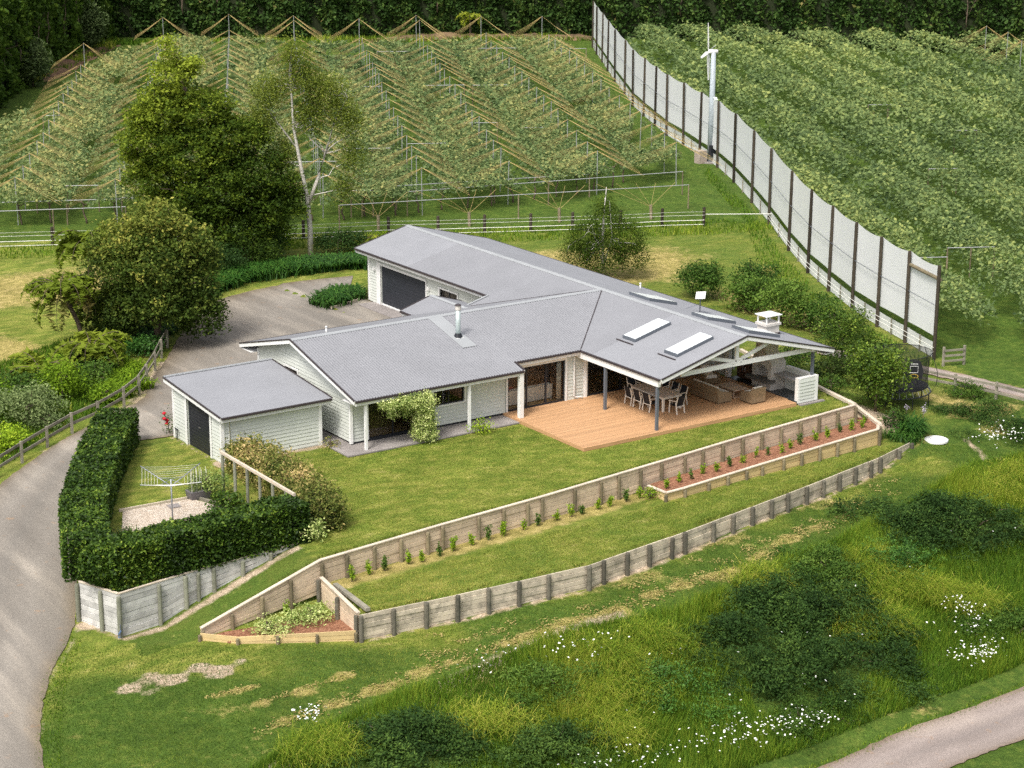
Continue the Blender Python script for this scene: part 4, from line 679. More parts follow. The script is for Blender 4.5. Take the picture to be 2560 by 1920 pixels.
# ---- tree ferns
def fern(name,label,base,trunk_h,fl,n,lean=(0,0),tint=.5,brown=0,droop=1.):
    o=thing(name,label,'tree fern',base); top=Vector((base[0]+lean[0],base[1]+lean[1],base[2]+trunk_h))
    if trunk_h>.3: MB().tube([(base[0],base[1],base[2]-.2),(base[0]+lean[0]*.4,base[1]+lean[1]*.4,base[2]+trunk_h*.5),top],[.15,.12,.13],9).build('trunk',m_bark,o,True)
    for i in range(n):
        a=i*2.399+random.uniform(-.2,.2); el=random.uniform(.35,1.0) if i<n*.7 else random.uniform(-.3,.3); L=fl*random.uniform(.8,1.1); d=np.array((math.cos(a),math.sin(a),0)); P=[];ps=np.array(top,float); ang=el
        for k in range(13): P.append(ps.copy()); ps=ps+(d*math.cos(ang)+np.array((0,0,math.sin(ang))))*L/12; ang-=(.13+.09*k/12*2)*droop
        P=NP(P); side=np.array((-d[1],d[0],0)); C=[];T=[];S=[]
        for k in range(1,13):
            for j in range(3):
                f=(k-1+j/3)/12; p=P[k-1]+(P[k]-P[k-1])*j/3; wl_=fl*.26*math.sin(math.pi*min(1,f*.9+.12))**.8
                for sg in(-1,1): C.append(p+side*sg*wl_/2+np.array((0,0,-.12*wl_))); T.append(side*sg+d*.35+np.array((0,0,-.3))); S.append(wl_)
        C=NP(C); tt=tint+random.uniform(-.15,.15); fo=leafmesh('frond',C,NP(S),np.full(len(C),tt)+rng.normal(0,.06,len(C)),1.6,.34,lm_fern if not(brown and i>=n-brown) else lm_pink,o,along=NP(T))
        MB().tube([tuple(p) for p in P],[.03*(1-k/14) for k in range(13)],4).build('midrib',m_bark,fo)
    return o
fern('tree_fern','tallest tree fern standing behind the round tree on the left',(-8.9,36.1,-.36),4.6,3.1,20,(.4,.2),.42); fern('tree_fern','tree fern with leaning dark trunk and brown hanging fronds, left of round tree',(-11.9,29.2,-.36),3.6,2.9,22,(-1.0,.9),.5,4); fern('tree_fern','low tree fern with long arching fronds just above the drive fence',(-13.4,25.4,-.36),1.4,2.9,19,(0,0),.62); fern('tree_fern','lowest tree fern spreading at the left edge of the garden',(-16.6,24.3,-.39),.9,2.9,18,(0,0),.55); fern('tree_fern','bright yellow-green tree fern behind the garage gable',(13.2,42.7,-.29),.5,2.1,14,(0,0),1.0); fern('tree_fern','dark tree fern at the edge of the round tree shade',(-10.4,31.5,-.36),2.2,2.5,15,(0,0),.35)
# ---- left garden shrubs and strap-leaved borders
for x,y,r,h,m_,t_,lb in [(-19.2,19.4,1.7,1.7,lm_grey,.5,'grey-green feathery shrub by the left fence'),(-16.6,21.6,1.4,2.3,lm_bright,.3,'tall light green shrub behind the left fence'),(-21.8,16.2,1.2,1.2,lm_bright,.75,'bright yellow-green shrub at the left edge beside the fence'),(-18.9,17.9,.9,.8,lm_grey,.35,'small grey-brown shrub tucked against the left fence'),(-22.6,18.4,1.5,1.3,lm_green,.5,'dark green shrub at the far left edge below the ferns'),(-15.0,19.9,.9,1.0,lm_bright,.25,'leafy green shrub under the upper rail of the fence'),(-9.6,27.0,1.2,1.0,lm_aga,.5,'dark low plant under the round tree by the fence end'),(-9.0,31.0,1.0,1.2,lm_green,.2,'dark shrub in the shade under the round tree'),(11.6,43.0,1.8,1.6,lm_dkb,.4,'dark shrub to the right of the birch trunk'),(8.0,45.0,1.5,2.2,lm_bright,.15,'olive shrub behind the white birch trunk'),(2.2,42.0,2.2,2.0,lm_dkb,.3,'dark undergrowth at the foot of the tall tree'),(15.0,43.4,1.3,1.0,lm_bright,.6,'yellow-green shrub right of the garage ridge behind the house'),(6.6,43.6,1.6,1.5,lm_dkb,.35,'dark shrub between the tall tree and the birch'),(-1.8,38.6,2.0,2.2,lm_tree,.2,'dark leafy shrub between round tree and tall tree'),(-18.2,22.6,1.5,1.5,lm_green,.35,'mid green shrub in the middle of the left garden'),(-20.6,21.4,1.6,1.5,lm_bright,.2,'spreading green shrub left of the grey-green one'),(-14.4,23.0,1.2,1.3,lm_green,.5,'leafy shrub between the low fern and the fence'),(-12.4,27.4,1.3,1.4,lm_green,.25,'dark leafy shrub under the leaning tree fern'),(-23.6,17.0,1.2,1.0,lm_grey,.4,'silvery shrub at the bottom of the left garden'),(-7.4,32.6,1.8,2.6,lm_tree,.3,'dark shrub behind the round tree trunk'),(.2,41.6,2.0,2.6,lm_tree,.3,'dark shrub below the left side of the tall tree'),(5.0,42.4,1.8,2.4,lm_tree,.25,'dark shrub below the right side of the tall tree')]:
    shrub('garden_shrub',lb,(x,y),r,h,m_,.14,300,t_)
def straps(name,label,pts,n,l,mat,cat='plants',tint=.5,w=.05,parent=None,kind=None,spread=.25,flowers=None):
    "arching strap leaves springing from the given crowns"
    pts=NP(pts); k=rng.integers(0,len(pts),n); b=pts[k]+rng.normal(0,spread,(n,2)); z=H(b[:,0],b[:,1]); a=rng.uniform(0,6.283,n); L=l*rng.uniform(.7,1.2,n); ti=np.clip(tint+rng.normal(0,.2,n),0,1); V=[];W=[]
    d=np.stack([np.cos(a),np.sin(a)],1); s=np.stack([-np.sin(a),np.cos(a)],1)*w/2; rows=[]
    for f,rr,hh,ww in((0,0,0,1),(.4,.18,.42,1),(.75,.48,.62,.8),(1,.82,.5,.12)):
        c=b+d*(L*rr)[:,None]
        for sg in(-1,1): rows.append(np.column_stack([c+s*sg*ww,z+L*hh]))
    V=np.stack(rows,1); N=n; i=np.arange(N)[:,None]*8; Q=np.concatenate([np.stack([i[:,0]+j,i[:,0]+j+1,i[:,0]+j+3,i[:,0]+j+2],1) for j in(0,2,4)])
    o=put(name,raw_mesh(name,V.reshape(-1,3),quads=Q,tint=np.repeat(ti,8)),mat,parent,None,kind)
    if parent is None: tag(o,label,cat)
    return o
def along(P,step,jit):
    P=NP(P); s=np.r_[0,np.cumsum(np.hypot(*np.diff(P,axis=0).T))]; t=np.arange(0,s[-1],step); return np.column_stack([np.interp(t,s,P[:,0]),np.interp(t,s,P[:,1])])+rng.normal(0,jit,(len(t),2))
straps('agapanthus_border','long dark strap-leaved border curving along the back of the drive',np.vstack([along([(-.6,37.8),(2.5,39.4),(6,39.6),(10,38.6),(12,37.8)],.22,.2)+np.array((0,k*.5)) for k in range(4)]),9000,1.05,lm_aga,w=.07)
straps('agapanthus_clump','dark strap-leaved clump at the garage corner of the drive',np.vstack([along([(3.9,30.6),(5,31.2),(6.6,31.6)],.2,.15)+np.array((-.1*k,k*.4)) for k in range(3)]),2200,.9,lm_aga,w=.07)
straps('flax_plant','spiky pale yellow flax in the left garden',[(-11.3,28.0)],60,1.5,lm_bright,'plant',.9,.09,spread=.1); straps('grass_tussock','blue-grey tussock below the round tree on the left',[(-10.6,30.4)],700,1.6,lm_grey,'plant',.3,.03,spread=.2); straps('green_ground_cover','fresh green strap-leaved plants along the fence bend',along([(-11.6,24.6),(-13.6,21.4),(-15,19.8)],.25,.4),2400,.8,lm_bright,'plants',.25,.06); straps('agapanthus_clump','dark strap-leaved clump on the bank beside the white disc',[(18.2,-3.0),(18.7,-2.6)],420,.9,lm_aga,'plant',.5,.06); straps('grass_tussock','bluish grass tuft by the right end of the lower wall',[(17.2,-3.0),(17.7,-3.4)],300,.6,lm_aga,'plant',.7,.04); straps('shade_border','dark border plants beside the upper end of the drive fence',along([(-9.4,27.6),(-7,30.8),(-4,34.8),(-1.2,37.2)],.2,.35),3000,.8,lm_aga,w=.06,tint=.35)
# ---- clipped hedges
def box_hedge(mb_in,P,w,h,zb,n,leaf,soft=.045):
    "points on the skin of a hedge along plan line P; returns leaf centres and adds an inner core"
    P=NP(P); s=np.r_[0,np.cumsum(np.hypot(*np.diff(P,axis=0).T))]; L=s[-1]; per=2*h+w; t=rng.uniform(-.1,L+.1,n); c=rng.uniform(0,per,n)
    x=np.interp(t,s,P[:,0]); y=np.interp(t,s,P[:,1]); dx=np.interp(t+.05,s,P[:,0])-np.interp(t-.05,s,P[:,0]); dy=np.interp(t+.05,s,P[:,1])-np.interp(t-.05,s,P[:,1]); l=np.hypot(dx,dy)+1e-9; nx,ny=dy/l,-dx/l
    off=np.where(c<h,w/2,np.where(c<h+w,w/2-(c-h),-w/2)); z=np.where(c<h,c,np.where(c<h+w,h,2*h+w-c)); bul=.04*np.sin(t*3.1+z*2)+.03*np.sin(t*7.3+z*5)
    off=off*(1+bul/ w)+rng.normal(0,soft,n); z=z+rng.normal(0,soft,n)+np.where((c>h)&(c<h+w),.05*np.sin(t*2.7)+.04*np.sin(t*6.1),0); zz=np.interp(t,s,zb)
    for (a,b) in zip(range(len(P)-1),range(1,len(P))): mb_in.beam((*P[a],zb[a]+h/2-.08),(*P[b],zb[b]+h/2-.08),w-.4,h-.22)  # solid dark box under the leaves, stands for the shaded inside
    out=[np.column_stack([x+nx*off,y+ny*off,zz+z])]
    for i,j in((0,1),(-1,-2)):
        d=(P[i]-P[j])/np.linalg.norm(P[i]-P[j]); k=int(n*w*h/(L*per)*1.6)+200; o_=rng.uniform(-w/2,w/2,k); out.append(np.column_stack([P[i,0]+d[0]*rng.normal(.02,soft,k)+d[1]*o_,P[i,1]+d[1]*rng.normal(.02,soft,k)-d[0]*o_,zb[i]+rng.uniform(0,h,k)]))
    return np.vstack(out),t,z
hg=thing('clipped_hedge','L-shaped clipped dark green hedge around the clothesline yard','hedge',(-23,2,-.2)); core=MB()
C1,t1,z1=box_hedge(core,[(-17.3,13.2),(-20.6,8.0),(-23.6,2.6),(-25.4,-2.0)],1.75,1.6,[-.15,-.15,-.2,-.28],32000,.13); C2,t2,z2=box_hedge(core,[(-25.1,-2.95),(-21.5,-2.75),(-16.4,-2.6)],1.5,1.65,[-.28,-.25,-.2],26000,.13)
E1=rng.normal(0,1,(2500,3)); E1/=np.linalg.norm(E1,axis=1)[:,None]; E1=np.array((-25.2,-2.7,.55))+E1*np.array((.8,.9,.82))
C=np.vstack([C1,C2,E1]); core.build('shade_core',m_inner,hg); leafmesh('leaves',C,.14,.45+.13*fnoise(C[:,0],C[:,1],.5,1)+.1*np.clip(C[:,2]-1.0,0,1)*0+rng.normal(0,.2,len(C)),.5,.6,lm_hedge,hg)
mh=thing('flowering_hedge','loose coppery-tipped hedge growing behind the white trellis','hedge',(-14.4,2,-.2)); core=MB(); C1,t1,z1=box_hedge(core,[(-14.3,6.6),(-14.2,3.5),(-14.6,.5),(-15.2,-2.6)],1.5,1.25,[-.2]*4,17000,.13,.2)
core.build('shade_core',m_inner,mh); leafmesh('leaves',C1,.14,np.clip(.22+.5*(fnoise(C1[:,0],C1[:,1],.6,2)*.4+.5)*(C1[:,1]>-1.2)+rng.normal(0,.2,len(C1)),0,1),.4,.5,lm_pink,mh)
shrub('variegated_shrub','pale variegated shrub at the right end of the clipped hedge',(-16.3,-3.1),.75,.8,lm_var,.12,420,.55); shrub('white_shrub','white-flecked shrub beside the trellis post in the yard',(-17.2,3.9),.8,1.25,lm_var,.1,400,.35); shrub('yard_shrub','dark green leafy shrub in the bed below the trellis',(-17.4,1.9),.75,.75,lm_hedge,.16,380,.55); shrub('yard_shrub','small dark shrub at the inner corner of the clipped hedge',(-22.6,.9),.6,.6,lm_grey,.1,300,.2); shrub('path_shrub','pale green flowering shrub beside the front path and verandah post',(-2.35,5.15),.55,.55,lm_bright,.1,420,.75); shrub('shed_shrub','low weedy plant at the corner of the shed wall',(-9.4,7.1),.45,.3,lm_pink,.1,300,.4)
# trellis frame
tl=thing('trellis_frame','white timber trellis frame with round posts along the yard','trellis',(-16.5,1,-.2))
put('top_rail',planks_for(m_cap,'cap'),None,tl,bar_matrix((-16.45,4.3,1.62),(-16.45,-2.35,1.58),.1,.13))
for y in(4.15,3.0,1.85,.7,-.45,-1.6): put('post',post_mesh(m_log_gr,'green'),None,tl,Matrix.Translation((-16.45,y,-.4))@Matrix.Diagonal((.14,.14,1.96,1)))
# climber on the verandah post
cl=thing('climbing_plant','variegated climber covering a verandah post and running along the eave','climber',(-5.4,5.5,-.18)); MB().tube([(-5.4,5.6,-.2),(-5.35,5.62,1),(-5.4,5.6,2.2)],.06,7).tube([(-5.4,5.6,2.05),(-6.4,5.55,2.1),(-7.6,5.55,2.12)],.04,6).build('stem',m_bark,cl,True)
bl=[(-5.35,5.35,.35,.6,.6,.6),(-5.35,5.4,1.0,.52,.6,.6),(-5.3,5.4,1.7,.55,.55,.62),(-5.9,5.45,1.9,.5,.38,.6),(-6.6,5.5,1.95,.5,.34,.58),(-7.3,5.5,1.95,.4,.28,.55),(-6.3,5.5,1.5,.22,.45,.5),(-7.0,5.5,1.55,.2,.4,.5)]
c,P,ti=blob_points(bl,900,18,.1,.9,.1); leafmesh('leaves',P,.085,ti+rng.normal(0,.15,len(ti)),.3,.6,lm_var,cl)
# ---- young plants along the walls
YG=lambda h,n,seed:(lambda r:np.column_stack([r.normal(0,.07,n),r.normal(0,.07,n),r.uniform(.03,h,n)]))(np.random.default_rng(seed))
def young(label,x,y,z,h,k,group):
    o=thing('young_shrub',label,'young shrub',(x,y,z),group,local=True); r=np.random.default_rng(k); st=MB(); C=[]
    for j in range(r.integers(3,6)):
        a=r.uniform(0,6.28); l=r.uniform(.5,1)*h; tp=np.array((math.cos(a)*.16*r.random(),math.sin(a)*.16*r.random(),l)); st.tube([(0,0,-.05),tuple(tp*.5+np.array((.02,0,0))),tuple(tp)],[.012,.01,.004],4)
        n=int(30*l/.4)+8; f=r.uniform(.25,1.05,n)[:,None]; C.append(tp*f+r.normal(0,.045,(n,3)))
    st.build('stem',m_bark,o); C=np.vstack(C); leafmesh('leaves',C,.1,.5+r.normal(0,.18,len(C)),.2,.5,lm_bright if k%3 else lm_green,o)
U=[(-15.87,-5.88),(-14.9,-5.6),(-14.15,-5.6),(-12.95,-5.45),(-12.37,-5.55),(-11.37,-5.4),(-10.61,-5.25),(-9.59,-5.1),(-8.65,-4.95),(-7.84,-4.9),(-6.71,-4.75),(-5.86,-4.65),(-4.75,-4.5),(-4,-4.5),(-3.35,-4.45),(-2.37,-4.3),(-1.7,-4.3),(-.69,-4.15),(.1,-4.1)]
for k,(x,y) in enumerate(U): young('%s young shrub from the left below the upper retaining wall'%ORD(k+1),x,y,float(H(x,y)),.5+.2*random.random(),k+1,'young shrubs below the upper wall')
Bd=[(1.4,-4.4),(2.4,-4.0),(3.2,-4.0),(4.1,-3.7),(4.8,-3.8),(5.8,-3.6),(6.7,-3.5),(7.7,-3.2),(8.4,-3.3),(9.2,-3.4),(10,-3.1),(10.8,-2.9),(11.8,-2.9),(12.7,-2.8),(13.8,-2.5),(14.4,-2.6),(15.2,-2.6),(15.9,-2.0)]
for k,(x,y) in enumerate(Bd): young('%s young shrub from the left in the bark mulch bed'%ORD(k+1),x,y,-1.0,.38+.2*random.random(),k+40,'young shrubs in the mulch bed')
young('slim young shrub in the triangular bed at left',-18.9,-5.95,-1.98,.75,91,None)
shrub('tussock_shrub','low spreading green plant left of the mulch bed corner',(.55,-4.3),.45,.35,lm_bright,.1,420,.4)
shrub('variegated_ground_cover','larger pale variegated mound in the triangular bed',(-18.35,-6.85,-1.98),1.0,.5,lm_var,.1,520,.55); shrub('variegated_ground_cover','smaller pale variegated mound spilling over the planter edge',(-20.1,-7.0,-1.98),.85,.4,lm_var,.1,520,.6)
# ---- bank: dark creeping shrubs, long grass, daisies
def mound(name,label,cx,cy,ax,ay,rot,h,n,mat,leaf=.1,tint=.5,cat='shrub',wob=.35):
    "spreading shrub: many overlapping leafy lumps of different size and tone"
    base=(cx,cy,float(H(cx,cy))); o=thing(name,label,cat,base); k=int(12+ax*ay*3.4); B=[]
    for i in range(k):
        a=rng.uniform(0,6.283); r=math.sqrt(rng.random())*(1+.16*math.sin(a*3+cx)+.1*math.sin(a*5+cy)); u,v=r*ax*math.cos(a)*.92,r*ay*math.sin(a)*.9; x=cx+u*math.cos(rot)-v*math.sin(rot); y=cy+u*math.sin(rot)+v*math.cos(rot)
        e=max(.25,1-r**3); B.append((x,y,float(H(x,y))+h*.12*e,rng.uniform(.6,1.25)*min(1,ay*.6),h*rng.uniform(.55,1.1)*e+.15,tint+rng.normal(0,.13)))
    c,P,ti=blob_points(B,n//12,12,.13,.92,.9,.6); g=H(P[:,0],P[:,1]); ok=P[:,2]>g; P=P[ok]; ti=ti[ok]
    for i in range(6): st=MB(); q=c[rng.integers(len(c))]; limb(st,(cx+(q[0]-cx)*.5,cy+(q[1]-cy)*.5,float(H(cx+(q[0]-cx)*.5,cy+(q[1]-cy)*.5))),tuple(q),.03,.01); st.build('stem',m_bark,o,True)
    leafmesh('leaves',P,leaf,ti,.7,.42,mat,o); return o
R_=math.radians
mound('creeping_shrub','large dark creeping shrub covering the middle of the bank',-.2,-15.8,6.6,4.2,R_(12),1.2,72000,lm_dkb,.13,.42,wob=1.3); mound('creeping_shrub','dark creeping shrub running down the right side of the bank',13.0,-10.8,5.4,2.3,R_(-22),1.0,32000,lm_dkb,.13,.45,wob=1.1); mound('creeping_shrub','dark creeping shrub at the bottom of the bank near the picture edge',-20.2,-17.0,3.2,2.2,R_(10),.95,20000,lm_dkb,.13,.5,wob=1.1)
mound('bank_plant','bushy green plant among the long grass left of the big dark shrub',-8.2,-16.5,2.2,1.8,0,.6,9000,lm_aga,.12,.7,wob=1.); mound('bank_plant','mid green leafy mass above the big dark shrub',3.6,-12.3,2.6,1.5,R_(15),.8,11000,lm_green,.12,.5); mound('bank_plant','mid green leafy mass between the two largest dark shrubs',8.0,-12.2,2.2,1.5,R_(10),.8,9000,lm_aga,.12,.65); mound('bank_plant','green weedy mass left of centre on the bank',-12.6,-15.2,2.6,1.5,R_(10),.7,10000,lm_green,.12,.55); mound('bank_plant','dark weedy mass at the lower left of the bank',-14.8,-18.4,3.0,1.6,R_(8),.8,10000,lm_dkb,.12,.6); mound('bank_plant','green weedy mass right of the big dark shrub',9.5,-17.2,2.6,1.4,R_(0),.7,8000,lm_green,.11,.45); mound('bank_plant','dark green plant above the daisies at the bank foot',-3.5,-19.6,2.4,1.1,R_(10),.6,7000,lm_green,.1,.3,wob=1.); mound('bed_shrub','low dark shrub in the bed above the right end of the bank',23.8,-2.4,1.9,1.2,R_(-50),.6,9000,lm_dkb,.1,.6,wob=1.); mound('bed_shrub','larger low dark shrub at the right picture edge',22.6,-5.4,2.4,1.5,R_(-40),.7,11000,lm_dkb,.1,.6,wob=1.); mound('bed_shrub','small green shrub beside the paddock fence posts',25.4,.0,1.1,.7,R_(-60),.6,4000,lm_green,.1,.4,wob=1.)
BANK=[(-27,-16),(-24.5,-15),(-21.6,-14.1),(-18,-13.4),(-13,-12.6),(-8.4,-12.2),(-4.4,-12.6),(.9,-11.4),(6.5,-10.2),(13.9,-8),(18.7,-6.7),(20.5,-7.2),(24,-7.4),(30,-8),(31,-16),(24,-17.2),(14,-19.2),(7,-19.9),(0,-20.3),(-5,-20.8),(-12,-21.6),(-20,-23),(-29,-24)]
def blades(name,label,poly,n,h,mat,tint,w=.03,keep=None,cat='grass',lean=.5):
    P=NP(poly); b=np.column_stack([rng.uniform(P[:,0].min(),P[:,0].max(),n*2),rng.uniform(P[:,1].min(),P[:,1].max(),n*2)]); x,y=b.T; ok=inside(x,y,poly)
    if keep is not None: ok&=keep(x,y)
    x,y=x[ok][:n],y[ok][:n]; n=len(x); z=H(x,y); g=fnoise(x,y,2.2,2)*.6+fnoise(x,y,.7,1)*.5; hh=h(x,y,g)*rng.uniform(.6,1.15,n); a=rng.uniform(0,6.283,n); le=lean*rng.uniform(.3,1.4,n)*hh
    dx=np.cos(a)*le+.16*hh*fnoise(x,y,.8,0); dy=np.sin(a)*le+.16*hh*fnoise(x,y,.8,3); s=np.stack([-np.sin(a),np.cos(a)],1)*w*rng.uniform(.6,1.4,n)[:,None]
    V=np.stack([np.column_stack([x-s[:,0],y-s[:,1],z-.03]),np.column_stack([x+s[:,0],y+s[:,1],z-.03]),np.column_stack([x+dx,y+dy,z+hh])],1)
    Q=np.arange(n*3).reshape(n,3); ti=np.clip(tint(x,y,g)+rng.normal(0,.15,n),0,1)
    o=put(name,raw_mesh(name,V.reshape(-1,3),quads=Q,tint=np.repeat(ti,3)),mat,kind='stuff'); o['label']=label; o['category']=cat; return o
lm_grass=leafmat('long_grass',G3((0,(.028,.062,.008)),(.35,(.075,.135,.016)),(.7,(.19,.22,.03)),(1,(.36,.32,.09))),.4)
dens_n=260000
gold=lambda x,y:1.1*np.exp(-(((x-2.9)/1.8)**2+((y+15)/1.5)**2))*0+1.0*np.exp(-(((x-8.6)/2.2)**2+((y+14.6)/1.5)**2))+.8*np.exp(-(((x-6.5)/2.2)**2+((y+12.6)/1.2)**2))+.9*np.exp(-(((x+9)/2.2)**2+((y+15.5)/1.6)**2))+1.0*np.exp(-(((x-19.5)/3.5)**2+((y+9.5)/2.2)**2))+.6*np.exp(-(((x+12.5)/2.5)**2+((y+16.5)/2)**2))+.7*np.exp(-(((x-4.2)/1.2)**2+((y+15.6)/1.2)**2))
def ell(x,y,cx,cy,ax,ay,r): c,s_=math.cos(r),math.sin(r); u,v=(x-cx)*c+(y-cy)*s_,-(x-cx)*s_+(y-cy)*c; return np.hypot(u/ax,v/ay)
nomound=lambda x,y:(np.minimum(np.minimum(ell(x,y,-.6,-16,6,3.9,R_(12)),ell(x,y,13,-10.8,4.8,2,R_(-22))),ell(x,y,-20.2,-17.2,3,2,R_(10)))>.72+.2*fnoise(x,y,.6,1))
blades('long_grass','long unmown grass in green and straw tufts covering the bank',BANK,dens_n,lambda x,y,g:.42+.16*g.clip(-1,1)+.3*gold(x,y).clip(0,1),lm_grass,lambda x,y,g:.33+.12*g+.42*gold(x,y).clip(0,1.1),.017,nomound,lean=.55)
PAD2=[(16,36.5),(30,42),(36,37.5),(28,39.5),(40,33),(31,24),(28.5,13.5),(26,14),(29.5,24),(26,33),(20,36)]
blades('rough_grass','rough uncut grass strip along the wire fence behind the house',[(-12,59.6),(-12,56),(6,47.5),(14,44),(18,42),(30,37),(37,34),(44,33),(40,38),(17.5,46.8),(2,53.8)],30000,lambda x,y,g:.3+.08*g.clip(-1,1),lm_grass,lambda x,y,g:.42+.12*g,.035)
blades('fence_grass','uncut green grass along the foot of the white windbreak',[(28,4.5),(29,11),(31.5,18.5),(36.5,27.5),(45.5,42),(52.5,54.5),(50,52),(41,36.5),(34,27),(29,18),(26.8,11),(26.5,5)],22000,lambda x,y,g:.3+.08*g.clip(-1,1),lm_grass,lambda x,y,g:.28+.12*g,.035)
# daisies
def daisies():
    sp=[]
    for cx,cy,rx,ry,n in((6,-19.3,1.3,.6,110),(8.2,-16.3,.8,.6,45),(-7.5,-20.3,2.6,.6,120),(-13,-20.6,3,.7,60),(-22.5,-14.4,.5,.3,60),(7.2,-17.6,1.2,.9,26),(-4.5,-20.4,1.5,.5,60),(21,-6.4,1.6,.9,110),(15.5,-13.5,2.5,1.5,24),(-10.5,-14.2,1.5,1,40),(-14.5,-13.6,1.5,.8,22),(2,-17,8,2.5,20),(-8,-17.5,6,3,18)): sp.append(np.column_stack([rng.normal(cx,rx*.55,n),rng.normal(cy,ry*.55,n)]))
    P=np.vstack(sp); n=len(P); z=H(P[:,0],P[:,1])+rng.uniform(.65,1.15,n); k=6; a=np.arange(k)*2*math.pi/k; tilt=rng.normal(0,.35,(n,2)); r=rng.uniform(.028,.045,n)
    V=np.stack([np.column_stack([P[:,0]+r*math.cos(t),P[:,1]+r*math.sin(t),z+r*(math.cos(t)*tilt[:,0]+math.sin(t)*tilt[:,1])]) for t in a],1)
    o=put('daisies',raw_mesh('daisies',V.reshape(-1,3),quads=np.arange(n*k).reshape(n,k)),plain('daisy_petal',(.85,.85,.82),.7,.03),kind='stuff'); o['label']='white daisies scattered through the long grass of the bank'; o['category']='flowers'
daisies()
# mower clippings left in wisps on the slope
def clippings():
    L=[]
    for P,n,j in (([(-24,-13.4),(-16,-12.2),(-8,-11.6),(-1,-10.9)],2400,.22),([(-23,-11.6),(-19,-11.2)],160,.12),([(-24.5,-10.3),(-22.6,-10.4)],120,.1),([(-1,-11),(4,-9.6),(9,-8.3)],380,.25)): q=along(P,.02,j); L.append(q[rng.integers(0,len(q),n)])
    for k in range(70): c=(rng.uniform(-16,14),0); y=np.interp(c[0],[-17,-7,6,14],[-11.2,-11.2,-8.9,-7])+rng.normal(0,.55); L.append(np.column_stack([rng.normal(c[0],.22,26),rng.normal(y,.12,26)]))
    P=np.vstack(L); z=H(P[:,0],P[:,1])+rng.uniform(.02,.07,len(P)); o=leafmesh('grass_clippings',np.column_stack([P,z]),.11,rng.uniform(.0,1,len(P)),3,.35,leafmat('dry_clippings',G3((0,(.15,.12,.05)),(1,(.33,.25,.14))),.1),None,'stuff'); o['label']='dry straw-coloured mower clippings lying in wisps on the mown slope'; o['category']='clippings'
clippings()

blades('garden_grass','rank green grass between the shrubs of the left garden',[(-9.5,30),(-12,23),(-15,19.4),(-20,16),(-26,12),(-30,14),(-24,24),(-17,30),(-11,33)],26000,lambda x,y,g:.35+.12*g.clip(-1,1),lm_grass,lambda x,y,g:.25+.12*g,.035)
VERGE=[(-26.8,-2.8),(-29.2,-6.1),(-31.5,-11.1),(-33.3,-16),(-32.4,-16.4),(-30.6,-11.4),(-28.4,-6.6),(-26.3,-3.3)]
blades('verge_grass','short grass fringe along the right edge of the lower driveway',VERGE,7000,lambda x,y,g:.09+0*x,lm_grass,lambda x,y,g:.35+.1*g,.03)
blades('road_verge','grass fringe along both edges of the lower road',[(-12,-22.4),(-5,-21.6),(0,-21.1),(7,-20.8),(14,-20.1),(24,-18.2),(24,-18.8),(14,-20.7),(7,-21.4),(0,-21.7),(-5,-22.2),(-12,-22.9)],9000,lambda x,y,g:.12+0*x,lm_grass,lambda x,y,g:.4+.12*g,.03)

def short_grass(name,label,poly,n,h,base,amp,keep=None): return blades(name,label,poly,n,lambda x,y,g:h+0*x,lm_lawn,lambda x,y,g:base+amp*g+.12*fnoise(x,y,4,3),.016,keep,lean=.9)
lm_lawn=leafmat('short_grass',G3((0,(.04,.075,.012)),(.35,(.095,.135,.022)),(.7,(.175,.18,.042)),(1,(.32,.26,.10))),.35)
short_grass('lawn_grass','short mown grass of the upper lawn',[(-14.3,5.4),(-15,-2.5),(-17,-5.1),(-10.9,-4.4),(-5.4,-3.9),(3.45,-2.75),(15.3,-1.3),(15.9,1.5),(14.9,-.2),(-.1,-.15),(-.1,5.1),(-9,5.2),(-9.4,7)],80000,.05,.45,.12)
short_grass('terrace_grass','short grass of the terrace between the two walls',[(-16.8,-6.6),(-6,-5.6),(.6,-5.3),(1.6,-5.2),(15.2,-3.7),(16.6,-4),(6.2,-6.8),(-1.1,-8.4),(-7,-9.4),(-17,-8.9)],36000,.07,.55,.15)
short_grass('slope_grass','mown grass of the slope below the lower wall',[(-31,-12),(-29,-6.6),(-27,-3.8),(-25,-5),(-22.8,-6.6),(-17.5,-9.4),(-7,-10.1),(-1,-9),(6,-7.4),(14,-5.4),(19,-4),(22,-8),(13.9,-8),(6.5,-10.2),(-4.4,-12.6),(-18,-13.4),(-27,-16)],90000,.07,.22,.16)

